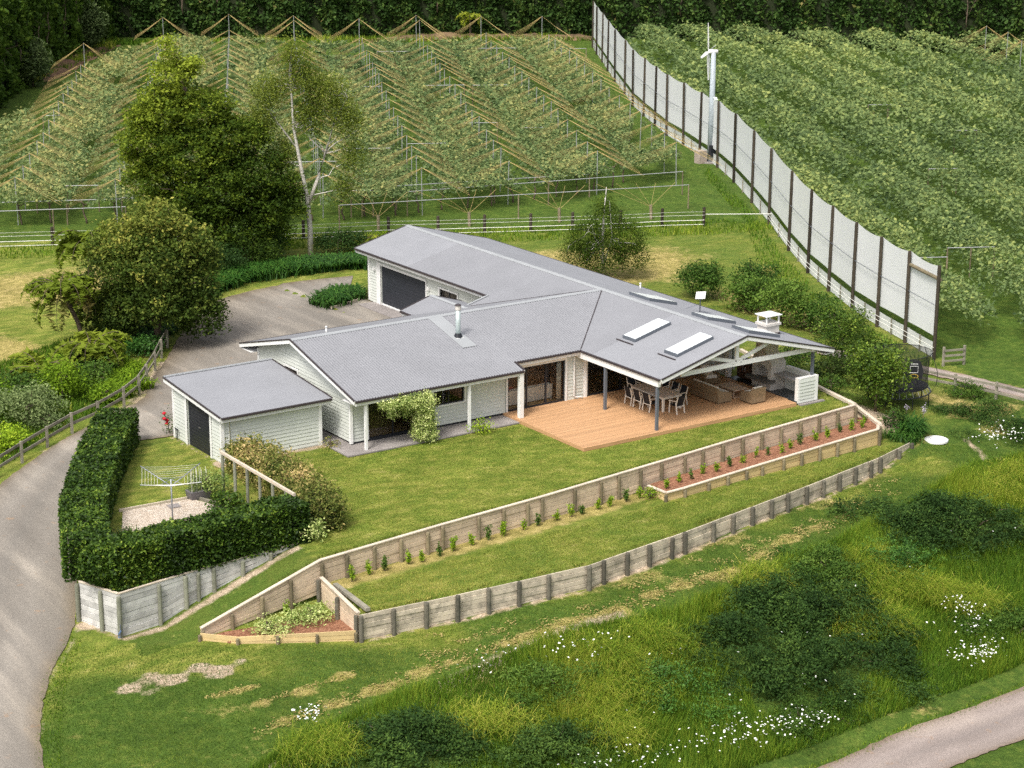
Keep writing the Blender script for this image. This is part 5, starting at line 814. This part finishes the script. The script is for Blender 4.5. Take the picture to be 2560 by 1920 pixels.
for i,(x,y,lb) in enumerate([(2.9,-15.2,'golden grass tussock on the right flank of the big dark shrub'),(4.3,-15.9,'golden grass tussock just below the one beside the big dark shrub'),(7.6,-14.3,'tall straw-coloured tussock in the middle of the right bank'),(8.9,-14.8,'largest straw-coloured tussock on the right bank'),(6.2,-12.6,'yellowish tussock above the straw tussocks on the right bank'),(10.2,-15.6,'low golden tussock beside the white daisies on the right'),(17.6,-9.3,'pale golden tussock at the upper right of the bank'),(19.6,-9.0,'pale golden tussock beside the right edge of the bank'),(21.4,-10.2,'golden tussock at the far right edge of the bank'),(-9.4,-15.0,'yellow-green tussock left of the big dark shrub'),(-10.8,-16.2,'yellow-green tussock in the middle of the lower bank'),(-7.2,-14.1,'yellow-green tussock at the top of the bank left of centre'),(-16.6,-16.2,'yellowish tussock at the lower left of the bank'),(-22.6,-16.0,'yellowish tussock at the bottom left edge of the bank'),(-12.2,-18.4,'yellowish tussock above the daisies at the bottom'),(.6,-12.0,'yellow-green tussock at the top of the bank above the dark shrub')]):
    straps('grass_tussock',lb,[(x,y),(x+rng.normal(0,.7),y+rng.normal(0,.5)),(x+rng.normal(0,.8),y+rng.normal(0,.5))],1600,.85+.25*random.random(),lm_grass,'tussock',.5+.16*random.random(),.018,spread=.5)
# ---- orchards
RD=np.array((.46,.888)); PDv=np.array((.888,-.46))            # along the rows, across the rows
def near(x,y): return np.ones_like(x,bool)
LEFTO=[(-12,66),(-3,62.5),(4,58.5),(14,52),(21,50),(33,48.8),(43,50.5),(47.5,51.5),(53.5,63),(62,80),(72,95.5),(80,109),(84,118),(74,124),(60,130),(52,140),(47,144),(36,133),(28,122),(16,105),(6,92)]
RIGHTO=[(31.2,5.5),(31.5,9),(33,14.5),(36,21),(43,33),(50,45),(57,58),(63.5,71),(70,83.5),(81,101),(92,117),(100,124),(110,112),(128,93),(150,72),(150,20),(90,-14),(45,-14),(33,-6)]
def canopy(name,label,poly,n,size,mat,seed,gap,und,base,per):
    P=NP(poly); x=rng.uniform(P[:,0].min(),P[:,0].max(),n*9); y=rng.uniform(P[:,1].min(),P[:,1].max(),n*9)
    d=np.hypot(x-CAM.x,y-CAM.y); ok=inside(x,y,poly)&(rng.random(len(x))<np.clip((118/d)**2,.16,1.)); cp=x*PDv[0]+y*PDv[1]; row=1-2*np.abs((((cp+.6*fnoise(x,y,6,3))/per+.35)%1)*2-1)**2.6; ga=fnoise(x,y,3.2,seed%4)*.6+fnoise(x,y,1.1,(seed+1)%4)*.55; ok&=((ga+row*.3)>gap)&(rng.random(len(x))<.5+.55*row)
    x,y,ga,row=[v[ok][:n] for v in(x,y,ga,row)]; n=len(x); big=fnoise(x,y,9,(seed+2)%4); z=H(x,y)+base+und*(row*.85+.4*ga.clip(-1,1.3))+rng.normal(0,.13,n)+.15*big
    sh=rng.random(n)<.12; z=z+np.where(sh,rng.uniform(.1,.5,n),0)
    ti=.42+.14*row+.1*big+.12*ga.clip(-1,1)+rng.normal(0,.17,n)+np.where(sh,.22,0); dd=np.hypot(x-CAM.x,y-CAM.y); o=leafmesh(name,np.column_stack([x,y,z]),np.clip((.00175 if per>7 else .0021)*dd,.18,.42),ti,.9,.62,mat,None,'stuff'); o['label']=label; o['category']='orchard'
    # vine trunks
    return o
canopy('kiwifruit_canopy','pale green kiwifruit canopy strung with yellow strings in the left orchard',LEFTO,150000,.33,lm_kiwi,1,-.7,.35,1.55,7.65); canopy('kiwifruit_canopy','full green kiwifruit canopy in the orchard right of the windbreak',RIGHTO,210000,.34,lm_kiwi2,2,-.95,.6,1.6,6.1)
m_galv=plain('galvanised_pipe',(.36,.37,.37),.5,.1,metal=.2); m_string=plain('ochre_string',(.46,.34,.14),.8,.2)
# string poles: one pole mesh and one string fan shared by all
pm=MB().tube([(0,0,0),(0,0,3.35)],.032,6); pole_me=raw_mesh('pole',pm.v,pm.f); pole_me.materials.append(m_galv)
sm=MB()
for sg in(-1,1):
    for k in range(6):
        a=(k-2.5)*.86; q=Vector((PDv[0]*3.2*sg+RD[0]*a,PDv[1]*3.2*sg+RD[1]*a,1.75)); sm.tube([(0,0,3.33),tuple(Vector((0,0,3.33)).lerp(q,.5)-Vector((0,0,.06))),tuple(q)],.0085,3,False)
str_me=raw_mesh('strings',sm.v,sm.f); str_me.materials.append(m_string)
cnt=0
for k,x50 in enumerate((-16.8,-9.3,-1.5,6.6,14.6,22.6,30,38,45.6)):
    y=50.0+random.uniform(-1,1); nth=0
    while y<140:
        x=x50+.518*(y-50); yy=y
        if bool(inside(np.array(x),np.array(yy),LEFTO)) or bool(inside(np.array(x+.8),np.array(yy+1.6),LEFTO)) or (x50==45.6 and 49<y<121):
            nth+=1; far=not bool(inside(np.array(x+2.6),np.array(yy+5),LEFTO)); o=thing('string_pole','%s orchard string pole from the front in the %s row from the left'%(ORD(nth),ORD(k+1)),'pole',(x,yy,-.3),'string poles in the left orchard',local=True)
            o.scale=(1,1,1.42 if far else random.uniform(.94,1.06)); put('pole',pole_me,None,o,Matrix.Rotation(random.uniform(-.04,.04),4,'X')); st=put('strings',str_me,None,o); cnt+=1
        y+=4.45*random.uniform(.93,1.07)
def pipe_beam(p,q,z,label,group):
    mb=MB().tube([(0,0,z),(q[0]-p[0],q[1]-p[1],z)],.03,6); o=thing('pergola_pipe',label,'pergola pipe',(*p,-.3),group,local=True); mb.build('pipe',m_galv,o)
    for f in(.0,.5,1.): MB().tube([(f*(q[0]-p[0]),f*(q[1]-p[1]),0),(f*(q[0]-p[0]),f*(q[1]-p[1]),z)],.05,6).build('post',m_log,o)
for i,(p,q) in enumerate((((15.5,49.6),(40.5,42.2)),((22,51.2),(43.5,46.6)),((22.5,53.5),(37,49.6)),((-6,61),(3,57.2)),((-5,64),(6,59)))):
    pipe_beam(p,q,1.75,('lowest pale pipe rail along the near edge of the left orchard','middle pale pipe rail along the near edge of the left orchard','upper short pale pipe rail at the near edge of the left orchard','front pale pipe at the far left of the orchard edge','second pale pipe at the far left of the orchard edge')[i],'pergola pipes')
for i in range(22):
    while True:
        c=np.array((rng.uniform(-5,80),rng.uniform(52,120)))
        if inside(c[0],c[1],LEFTO): break
    l=rng.uniform(1.5,5); pipe_beam(tuple(c),tuple(c+PDv*l),1.95,'short pale pergola pipe showing through the left kiwifruit canopy','pergola pipes in the left canopy')
for i in range(26):
    while True:
        c=np.array((rng.uniform(34,110),rng.uniform(-5,95)))
        if inside(c[0],c[1],RIGHTO) and (c-np.array((CAM.x,CAM.y)))@DEP<190: break
    l=rng.uniform(1.5,4); pipe_beam(tuple(c),tuple(c+PDv*l),1.95,'short pale pergola pipe showing through the right kiwifruit canopy','pergola pipes in the right canopy')
for i,(x,y) in enumerate(((115.9,84.2),(113.5,78.9),(109,72.9))):
    o=thing('string_pole','%s pale pole from the left at the far right orchard corner'%ORD(i+1),'pole',(x,y,-.3),'far poles',local=True); o.scale=(1,1,1.4); put('pole',pole_me,None,o); put('strings',str_me,None,o)
# end posts leaning with anchor strings along the near edge
for i,(x,y) in enumerate(((17.8,48.2),(23.7,45.7),(29.8,43.4),(35.9,40.7))):
    o=thing('anchor_post','%s short brown anchor post from the left at the orchard edge'%ORD(i+1),'post',(x,y,-.3),'orchard anchor posts',local=True); MB().tube([(0,0,-.3),(.1,.2,1.0)],.11,8).build('post_stump',m_log,o); s2=MB()
    for k in range(5): s2.tube([(.1,.2,.85),(PDv[0]*(1.6*k-3.4)*.9+.8,PDv[1]*(1.6*k-3.4)*.9+2.6,2.1)],.01,3,False)
    s2.build('strings',m_string,o)
# vine trunks along the near edges
for i in range(26):
    x=-6+i*1.95; y=np.interp(x,[-12,-3,4,14,21,33,45],[67,63.5,59.5,53,51,50,52])+rng.uniform(.2,1.4); o=thing('vine_trunk','%s brown vine trunk from the left under the orchard near edge'%ORD(i+1),'vine',(x,y,-.3),'vine trunks',local=True); mb=MB(); limb(mb,(0,0,-.1),(random.uniform(-.3,.3),.2,1.6),.07,.05,.12); limb(mb,(0,.1,1.3),(.7,.3,1.75),.04,.02,.1); limb(mb,(0,.1,1.3),(-.7,.2,1.75),.04,.02,.1); mb.build('trunk',m_bark,o,True)
# ---- shelter belts
def belt(name,label,P,h,depth,n,mat,leaf,seed,tint=.45,front=-1):
    P=NP(P); s=np.r_[0,np.cumsum(np.hypot(*np.diff(P,axis=0).T))]; L=s[-1]; t=rng.uniform(0,L,n); x=np.interp(t,s,P[:,0]); y=np.interp(t,s,P[:,1]); e=.5; dx=np.interp(t+e,s,P[:,0])-np.interp(t-e,s,P[:,0]); dy=np.interp(t+e,s,P[:,1])-np.interp(t-e,s,P[:,1]); l=np.hypot(dx,dy); nx,ny=dy/l,-dx/l
    top=rng.random(n)<.22; z=np.where(top,h,h*rng.random(n)**.9); lump=.35*np.sin(t*1.9+seed)+.3*np.sin(t*.83+z*.35)+.25*np.sin(t*4.1+z*1.7)+.25*np.sin(z*2.3+t*.7)
    off=np.where(top,-rng.random(n)*depth,lump+rng.normal(0,.18,n)); z=z+rng.normal(0,.2,n)+np.where(top,.4*np.sin(t*.9)+.3*np.sin(t*2.2),0)
    o=thing(name,label,'hedge',(float(P[0,0]),float(P[0,1]),-.3)); mb=MB()
    for a,b in zip(P[:-1],P[1:]):
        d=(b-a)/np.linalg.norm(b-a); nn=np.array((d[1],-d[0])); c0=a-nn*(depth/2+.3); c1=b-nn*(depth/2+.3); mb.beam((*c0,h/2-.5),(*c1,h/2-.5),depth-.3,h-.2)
    mb.build('shade_core',m_inner,o); leafmesh('leaves',np.column_stack([x+nx*off,y+ny*off,z-.3]),leaf,tint+.14*np.sin(t*1.3+seed)+.1*lump+rng.normal(0,.16,n),.2,.6,mat,o)  # solid core blocks see-through; its dark colour paints the belt's inner shade
    tk=MB()
    for k in range(int(L/9)):
        q=rng.uniform(0,L); a=np.array((np.interp(q,s,P[:,0]),np.interp(q,s,P[:,1]))); i=np.argmin(np.abs(t-q)); a=a+np.array((nx[i],ny[i]))*.25; tk=MB(); limb(tk,(*a,h*.25),(a[0]+rng.normal(0,.3),a[1]+rng.normal(0,.3),h*rng.uniform(.5,.85)),.09,.04,.15)
        for j in range(4): limb(tk,(a[0],a[1],h*rng.uniform(.3,.6)),(a[0]+rng.normal(0,.7),a[1]+rng.normal(0,.7),h*rng.uniform(.4,.7)),.03,.015,.1)
        tk.build('bare_branch',m_bark,o,True)
    return o
belt('shelter_hedge','tall clipped shelter hedge running down the far left side',[(8,101),(18.5,120),(31,138.6),(46,158.5),(50,164)],10,3,36000,lm_beltl,.5,1,.4); belt('shelter_hedge','tall dark shelter hedge across the back of the left orchard',[(46,163),(55,156.5),(64,148),(80,142.5),(92,135.5),(97,131)],10.5,3,42000,lm_belt,.5,2,.42); belt('shelter_hedge','tall dark shelter hedge behind the right orchard',[(94.5,134.5),(100,128),(112,112),(122,98),(135,84.5),(155,64)],10.5,3,44000,lm_belt,.5,5,.42)
shrub('hedge_shrub','grey-green shrub standing against the left shelter hedge',(40.5,150.5),2.2,6,lm_grey,.35,120,.15,spread=.3); shrub('hedge_shrub','second grey-green shrub by the left shelter hedge near the frame',(24.5,127.2),2.0,4.6,lm_grey,.35,120,.12,spread=.3)
fern('tree_fern','bright yellow-green fern against the dark hedge at the back',(84,137.2,-.3),2.6,2.4,14,(0,0),1.0)
def bank_strip(name,P,w,h,mat):
    P=catmull(P,10); n=len(P); c=9; d=np.gradient(P,axis=0); d/=np.linalg.norm(d,axis=1)[:,None]; nn=np.stack([d[:,1],-d[:,0]],1); f=np.linspace(-1,1,c); X=P[:,None,0]+nn[:,None,0]*f*w; Y=P[:,None,1]+nn[:,None,1]*f*w; ed_=np.sin(np.linspace(0,math.pi,n))[:,None]**.4
    Z=H(X,Y)-.1+ed_*(h*np.cos(f*1.5)[None]*(1+.35*fnoise(X,Y,1.3,1))+.15*fnoise(X,Y,.4,2)); i=np.arange(n*c).reshape(n,c); q=np.stack([i[:-1,:-1],i[1:,:-1],i[1:,1:],i[:-1,1:]],-1).reshape(-1,4); return put(name,raw_mesh(name,np.dstack([X,Y,Z]).reshape(-1,3),quads=q,smooth=True),mat,kind='structure')
bank_strip('bare_bank',[(26,130),(31,136.5),(38,146),(46,156.2)],1.6,.6,plain('clay_bank',(.17,.10,.06),.95,.4,.8,.6,3)); bank_strip('dry_bank',[(70,143),(80,139.4),(90,134),(97,128.6)],1.7,.8,plain('dry_bank_soil',(.15,.10,.055),.95,.5,.8,.6,3))
blades('bank_grass','rough grass on the banks below the back hedges',[(25,129),(31,135),(46,154),(70,141),(80,137),(97,126.5),(98,130),(80,142),(70,145),(46,159),(30,139)],26000,lambda x,y,g:.6+.2*g.clip(-1,1),lm_grass,lambda x,y,g:.4+.25*g,.08)
# ---- frost fan
wf_=thing('frost_fan','tall pale grey wind machine tower with white blades beside the windbreak','wind machine',(54.2,56.2,-.35)); B=Vector((54.2,56.2,-.35)); m_tow=plain('tower_paint',(.40,.45,.49),.5,.08)
MB().tube([B,B+Vector((0,0,9.0))],[.27,.2],16).build('tower',m_tow,wf_,True); MB().tube([B-Vector((0,0,.1)),B+Vector((0,0,.12))],.75,14).build('base_pad',m_conc,wf_)
MB().box(B.x-1.2,B.x-.45,B.y-.1,B.y+.6,B.z,B.z+1.05).build('engine_box',plain('engine_cover',(.40,.33,.29),.6,.15),wf_); MB().box(B.x-.4,B.x+.1,B.y-.55,B.y-.27,B.z+.6,B.z+1.5).build('control_box',m_dark,wf_)
MB().beam(B+Vector((-.1,-.33,5.3)),B+Vector((.2,-.38,5.27)),.35,.04,(-.3,-.6,.8)).build('solar_panel',m_sky,wf_); hub=B+Vector((-LAT[0]*.42,-LAT[1]*.42,9.05)); MB().tube([B+Vector((LAT[0]*.35,LAT[1]*.35,9.05)),hub],[.17,.2],10).build('gearbox',m_white,wf_,True)
e2=Vector((LAT[0]*.36+DEP[0]*.93,LAT[1]*.36+DEP[1]*.93,.12)).normalized(); e1=Vector((0,0,1)); e1=(e1-e2*e1.dot(e2)).normalized(); axis_=e1.cross(e2)
for ang,L in((0,2.35),(1.57,2.1),(3.14,2.35),(4.71,2.1)):
    d=e1*math.cos(ang)+e2*math.sin(ang); s_=axis_.cross(d); w=(s_*.8+axis_*.6).normalized(); mb=MB(); R=[]
    for f,ww in((.06,.07),(.2,.13),(.6,.11),(1,.06)): c=hub+d*L*f; R.append([c+w*ww+axis_*.015,c-w*ww+axis_*.015,c-w*ww-axis_*.015,c+w*ww-axis_*.015])
    fix_normals(mb.loft(R).build('blade',m_white,wf_))
# ---- outdoor furniture
m_teak=plain('pale_teak',(.52,.40,.30),.7,.18,6); m_ttop=plain('silvered_teak',(.58,.50,.43),.7,.15,6); m_pale=plain('pale_frame',(.80,.74,.66),.6,.08); m_sling=plain('black_sling',(.014,.016,.022),.7,.2); m_wick=plain('wicker',(.26,.19,.115),.85,.3,18,.7,55); m_cush=plain('cream_cushion',(.82,.78,.70),.9,.05)
tb=thing('dining_table','long grey-brown outdoor dining table on the deck with pale legs','table',(7.15,3.7,0)); 
for k in range(8): x0=6.55+k*.15; MB().box(x0,x0+.142,2.4,5.0,.71,.75).build('slat',m_ttop,tb)
for x in(6.62,7.68):
    for y in(2.47,4.93): MB().box(x-.05,x+.05,y-.05,y+.05,0,.71).build('leg',m_pale,tb)
MB().box(6.6,7.7,2.45,2.5,.62,.7).box(6.6,6.65,2.5,4.9,.62,.7).box(7.65,7.7,2.5,4.9,.62,.7).box(6.6,7.7,4.9,4.95,.62,.7).build('apron',m_pale,tb)
def chair(label):
    o=thing('dining_chair',label,'chair',(0,0,0),'dining chairs',local=True)     # faces +x
    for y in(-.26,.26):
        MB().beam((.24,y,0),(.2,y,.62),.04,.045).build('leg',m_pale,o); MB().beam((-.3,y,0),(-.2,y,.6),.04,.045).build('leg',m_pale,o)
        MB().beam((.26,y,.63),(-.24,y,.66),.05,.03).build('armrest',m_pale,o); MB().beam((-.2,y*.96,.4),(-.34,y*.96,.92),.03,.035).build('back_post',m_pale,o)
    MB().beam((.22,0,.43),(-.2,0,.4),.5,.03).build('seat',m_sling,o); MB().beam((-.21,0,.44),(-.36,0,.93),.46,.03,(1,0,.3)).build('backrest',m_sling,o); MB().box(-.24,-.2,-.26,.26,.34,.37).build('stretcher',m_pale,o)
    return o
c0=chair('black dining chair nearest the post on the left side of the table'); c0.location=(6.25,3.0,0); c0.rotation_euler=(0,0,.05)
for x,y,r,lb in((6.22,3.7,0,'black dining chair in the middle of the left side of the table'),(6.22,4.4,-.05,'black dining chair at the far end of the left side of the table'),(8.05,3.0,math.pi,'black dining chair nearest the sofa end on the right side of the table'),(8.08,3.7,math.pi,'black dining chair in the middle of the right side of the table'),(8.05,4.4,math.pi,'black dining chair farthest back on the right side of the table'),(7.08,2.0,math.pi/2+.12,'black dining chair with pale arms at the near end of the table'),(7.15,5.45,-math.pi/2,'black dining chair at the far end of the table by the glass doors')): dup(c0,(x,y,0),r,lb)
def lounge(name,label,loc,rz,w,d=.85,cat='armchair',back=.8):
    o=thing(name,label,cat,loc,'wicker lounge set',rz,True)      # faces +y
    MB().box(-w/2,w/2,-d/2,d/2,.06,.34).build('base',m_wick,o); MB().loft([rectring(-w/2,w/2,-d/2,-d/2+.16,.34),rectring(-w/2+.03,w/2-.03,-d/2-.06,-d/2+.06,back)]).build('backrest',m_wick,o)
    for s in(-1,1):
        x0,x1=(w/2-.13,w/2) if s>0 else(-w/2,-w/2+.13); pr=[(-d/2,.34),(d/2,.34),(d/2,.5),(d/2-.2,.54),(-d/2+.25,.62),(-d/2+.02,.74)]
        fix_normals(MB().loft([[(x0,y,z) for y,z in pr],[(x1,y,z) for y,z in pr]]).build('arm',m_wick,o))
        for y in(-d/2+.06,d/2-.06): MB().box(s*(w/2-.06)-.03,s*(w/2-.06)+.03,y-.03,y+.03,0,.06).build('leg',m_wick,o)
    n=max(1,round((w-.26)/.7)); cw_=(w-.28)/n
    for k in range(n):
        x=-w/2+.14+cw_*(k+.5); MB().loft([rectring(x-cw_/2+.02,x+cw_/2-.02,-d/2+.16,d/2-.02,.34),rectring(x-cw_/2+.005,x+cw_/2-.005,-d/2+.16,d/2,.42),rectring(x-cw_/2+.03,x+cw_/2-.03,-d/2+.18,d/2-.03,.5)]).build('seat_cushion',m_cush,o)
        fix_normals(MB().loft([[(x-cw_/2+.02,-d/2+.16,.48),(x+cw_/2-.02,-d/2+.16,.48),(x+cw_/2-.03,-d/2+.02,back+.05),(x-cw_/2+.03,-d/2+.02,back+.05)],[(x-cw_/2+.02,-d/2+.3,.5),(x+cw_/2-.02,-d/2+.3,.5),(x+cw_/2-.05,-d/2+.13,back+.05),(x-cw_/2+.05,-d/2+.13,back+.05)]]).build('back_cushion',m_cush,o))
    return o
lounge('wicker_sofa','long brown wicker sofa with cream cushions on the deck',(10.08,3.0,0),-math.pi/2,2.2,.86,'sofa'); lounge('wicker_armchair','brown wicker armchair at the front edge of the deck, back to the lawn',(11.43,1.36,0),.0,.9); lounge('wicker_armchair','brown wicker armchair with cream cushion at the back of the deck',(11.75,5.2,0),math.pi-.25,.9)
ct=thing('coffee_table','low wooden slatted coffee table between the sofa and the armchair','coffee table',(11.4,2.9,0))
for k in range(7): x0=10.92+k*.137; MB().box(x0,x0+.13,2.2,3.62,.39,.42).build('slat',m_teak,ct)
for y in(2.3,3.5): MB().beam((10.98,y,0),(10.98,y,.39),.04,.04,(0,1,0)).beam((11.82,y,0),(11.82,y,.39),.04,.04,(0,1,0)).beam((10.98,y,.02),(11.82,y,.02),.04,.04).build('leg_frame',m_teak,ct)
lounge('indoor_sofa','cream sofa seen through the living room sliding door',(2.05,7.75,.02),0.0,2.7,.9,'sofa').rotation_euler=(0,0,0)
for o in [x for x in bpy.data.objects if x.name.startswith('indoor_sofa')]:
    for c in o.children: c.data.materials[0]=m_cush
def pillow(name,label,loc,c1,c2):
    o=MB().loft([[(-.2,-.05,-.2),(.2,-.05,-.2),(.2,-.05,.2),(-.2,-.05,.2)],[(-.23,0,-.23),(.23,0,-.23),(.23,0,.23),(-.23,0,.23)],[(-.2,.05,-.2),(.2,.05,-.2),(.2,.05,.2),(-.2,.05,.2)]]).build(name,plain('cushion_'+c1,{'red':(.42,.05,.04),'cream':(.66,.58,.45)}[c1],.9,.1),None,True); tag(o,label,'cushion'); o.location=loc; o.rotation_euler=(.3,0,.2)
pillow('cushion','red cushion at the left end of the indoor sofa',(1.0,7.6,.72),'red',0); 
ac=lounge('indoor_armchair','striped armchair deep inside the living room',(2.1,10.2,.02),math.pi,1.3,.9,'armchair',1.0)
for c in ac.children: c.data.materials[0]=plain('taupe_cloth',(.30,.20,.14),.9,.1)
pillow('cushion','red cushion on the armchair inside the living room',(2.0,9.8,.8),'red',0); pillow('cushion','cream cushion beside the red one inside the living room',(2.35,9.82,.78),'cream',0)
# ---- clothesline and yard things
cl_=thing('rotary_clothesline','grey rotary clothesline with four arms standing in the shell gravel','clothesline',(-20,1.8,-.15)); m_alu=plain('grey_metal',(.32,.34,.37),.4,.1,metal=.4); MB().tube([(-20,1.8,-.2),(-20,1.8,1.75)],.035,8).build('pole',m_alu,cl_,True); tips=[]
for k in range(4):
    a=.35+k*math.pi/2; t_=Vector((-20+1.75*math.cos(a),1.8+1.75*math.sin(a),1.98)); tips.append(t_); arm=MB().tube([(-20,1.8,1.45),t_],.022,6).build('arm',m_alu,cl_,True); MB().tube([(-20,1.8,1.74),Vector((-20,1.8,1.45)).lerp(t_,.42)],.012,5).build('strut',m_alu,arm)
lines=MB()
for f in(.45,.55,.65,.75,.85,.95):
    P=[Vector((-20,1.8,1.45)).lerp(t_,f) for t_ in tips]
    for a,b in zip(P,P[1:]+P[:1]): lines.tube([a,a.lerp(b,.5)-Vector((0,0,.05)),b],.006,3,False)
lines.build('lines',m_tape,cl_)
pt=thing('planter_trough','grey trough planter with staked leafy plants in the yard','planter',(-17.8,4.05,-.18)); tr_o=MB().loft([rectring(-18.15,-17.3,3.75,4.25,-.18),rectring(-18.22,-17.22,3.7,4.3,.22)]).build('trough',plain('grey_plastic',(.14,.13,.14),.5,.1),pt); MB().box(-18.15,-17.3,3.77,4.23,.15,.18).build('soil',m_mulch,tr_o)
stk=MB()
for k in range(8): x=-18.1+k*.115; stk.tube([(x,3.85+.3*(k%2),.1),(x+.02,3.85+.3*(k%2),1.15)],.009,4)
stk.build('stakes',m_cush,pt); Cc=np.column_stack([rng.uniform(-18.15,-17.3,1300),rng.uniform(3.75,4.3,1300),.2+.8*rng.random(1300)**1.3]); leafmesh('leaves',Cc,.1,rng.uniform(.3,.9,1300),.1,.35,lm_grey,pt)
tag(slab('stepping_stone',[(-19.35,3.75),(-18.85,3.7),(-18.9,3.25),(-19.4,3.3)],-.08,m_conc,.06,None),'flat grey paver lying on the shell gravel','paver')
rs=thing('rose_bush','red rose bush at the back corner of the shed','rose',(-14.75,13.15,-.3)); MB().tube([(-14.75,13.15,-.35),(-14.8,13.2,.6)],.02,5).build('stem',m_bark,rs); leafmesh('leaves',rng.normal(0,1,(220,3))*np.array((.2,.15,.4))+np.array((-14.78,13.15,.3)),.09,rng.random(220),.3,.6,lm_green,rs); m_red=plain('red_petal',(.50,.012,.03),.6,.1)
for p in((-14.95,13.2,.85),(-15.0,13.1,.62),(-14.85,13.15,.5),(-14.88,13.1,.35)): MB().tube([Vector(p)-Vector((0,0,.07)),Vector(p),Vector(p)+Vector((0,0,.07))],[.04,.11,.06],8).build('flower',m_red,rs,True)
gt_=thing('garden_tools','small metal tap stand with tools against the shed wall','tap stand',(-14.85,12.15,-.3)); MB().tube([(-14.85,12.2,-.3),(-14.85,12.2,.35)],.02,5).tube([(-14.85,12.05,-.3),(-14.85,12.05,.3)],.02,5).tube([(-14.85,12.3,.35),(-14.85,11.95,.33)],.03,6).build('frame',m_dark,gt_)
tap=thing('garden_tap','small blue-grey tap fixed low on the hedge wall corner post','tap',(-25.15,-4.25,-1.95)); MB().tube([(-25.15,-4.2,-2.05),(-25.15,-4.25,-1.45)],.025,6).build('riser',m_post,tap); MB().tube([(-25.15,-4.25,-1.7),(-25.3,-4.4,-1.75),(-25.3,-4.4,-1.9)],.035,6).build('spout',plain('blue_tap',(.1,.16,.28),.4),tap)
ld=MB().tube([(19.06,-3.89,-2.02),(19.06,-3.89,-1.93),(19.06,-3.89,-1.9)],[.6,.6,.54],28).build('tank_lid',m_white); tag(ld,'round white concrete tank lid lying in the mown grass','lid')
# ---- trampoline
T0=Vector((21.2,1.0,float(H(21.2,1.0)))); tp=thing('trampoline','round black trampoline with curved safety net behind the bushy tree','trampoline',T0); TR=1.75; N=28; ring=lambda r,z:[(T0.x+r*math.cos(2*math.pi*k/N),T0.y+r*.85*math.sin(2*math.pi*k/N),T0.z+z) for k in range(N)]
m_blk=plain('black_mat',(.02,.02,.024),.6,.1); MB().loft([ring(TR*.93,.9),ring(TR*.93,.93)]).build('mat',m_blk,tp); MB().tube(ring(TR*1.02,.62)+[ring(TR*1.02,.62)[0]],.035,6).build('frame',m_dark,tp)
rods=MB()
for a,b in zip(ring(TR*.93,.91),ring(TR*1.02,.64)): rods.tube([a,b],.012,4)
rods.build('spring_rods',m_alu,tp)
for k in range(0,N,4): p=Vector(ring(TR*.98,.62)[k]); MB().tube([p,Vector((p.x,p.y,T0.z-.05))],.03,6).build('leg',m_dark,tp)
for k in range(0,N,4):
    a=2*math.pi*k/N; pr=[(1.04,.64),(1.2,1.1),(1.22,1.7),(1.1,2.3),(1.0,2.72)]; MB().tube([(T0.x+TR*r*math.cos(a),T0.y+TR*.85*r*math.sin(a),T0.z+z) for r,z in pr],.018,5).build('net_rod',m_dark,tp)
t=NT('net_mesh'); tb_=t.new('BsdfTransparent'); t.done((.02,.02,.022),.8); mx=t.new('MixShader'); mx.inputs[0].default_value=.5; t.link(tb_.outputs[0],mx.inputs[1]); t.link(t.p.outputs[0],mx.inputs[2]); t.link(mx.outputs[0],t.out.inputs[0])
MB().loft([ring(TR*.93,.93),ring(TR*.9,1.5),ring(TR*.93,2.1),ring(TR*1.0,2.72)],False).build('safety_net',t.m,tp); MB().tube(ring(TR,2.72)+[ring(TR,2.72)[0]],.02,5).build('net_rim',m_dark,tp)
hp=Vector((T0.x-.55,T0.y-1.55,T0.z+2.0)); nrm=Vector((-.57,-.82,0)); sdv=Vector((.82,-.57,0)); P2=lambda u,v,o=0:tuple(hp+sdv*u+Vector((0,0,v))+nrm*o); pts=[(-.42,-.3),(.42,-.3),(.5,.1),(.34,.62),(.2,.72),(-.2,.72),(-.34,.62),(-.5,.1)]
hoop=fix_normals(MB().loft([[P2(u,v) for u,v in pts],[P2(u,v,-.04) for u,v in pts]]).build('hoop_board',m_blk,tp)); sq=[(-.2,.05),(.2,.05),(.2,.4),(-.2,.4)]; MB().tube([P2(u,v,.015) for u,v in sq+sq[:1]],.014,4).build('white_square',m_white,hoop)
lt=MB()
for k in range(9): u=-.17+k*.042; lt.tube([P2(u,.5,.012),P2(u+.012*(k%3-1),.545+.02*((k*5)%3==0),.012)],.009,4); lt.tube([P2(u,.5,.012),P2(u+.03,.5+.02*(k%2),.012)],.007,4)
lt.build('lettering',m_white,hoop)
MB().tube([P2(.19*math.cos(a*.6283),-.08-.05*math.sin(a*.6283),.18+.17*math.sin(a*.6283)) for a in range(11)],.014,5).build('hoop',plain('yellow_hoop',(.55,.38,.05),.5),hoop)
# purple agapanthus flowers
pf=[(19.2,-1.6),(19.8,-2.2),(20.1,-1.9)]
for i,(x,y) in enumerate(pf):
    z=float(H(x,y)); o=thing('agapanthus_flower','%s pale purple agapanthus flower from the left below the trampoline'%ORD(i+1),'flower',(x,y,z),'agapanthus flowers',local=True); MB().tube([(0,0,0),(.03,0,.7)],.012,4).build('stalk',m_bark,o); leafmesh('flower_head',rng.normal(0,.07,(60,3))+np.array((.03,0,.74)),.07,rng.random(60),.2,.5,leafmat('lilac_petal',G3((0,(.20,.16,.34)),(1,(.42,.36,.55))),.2),o)
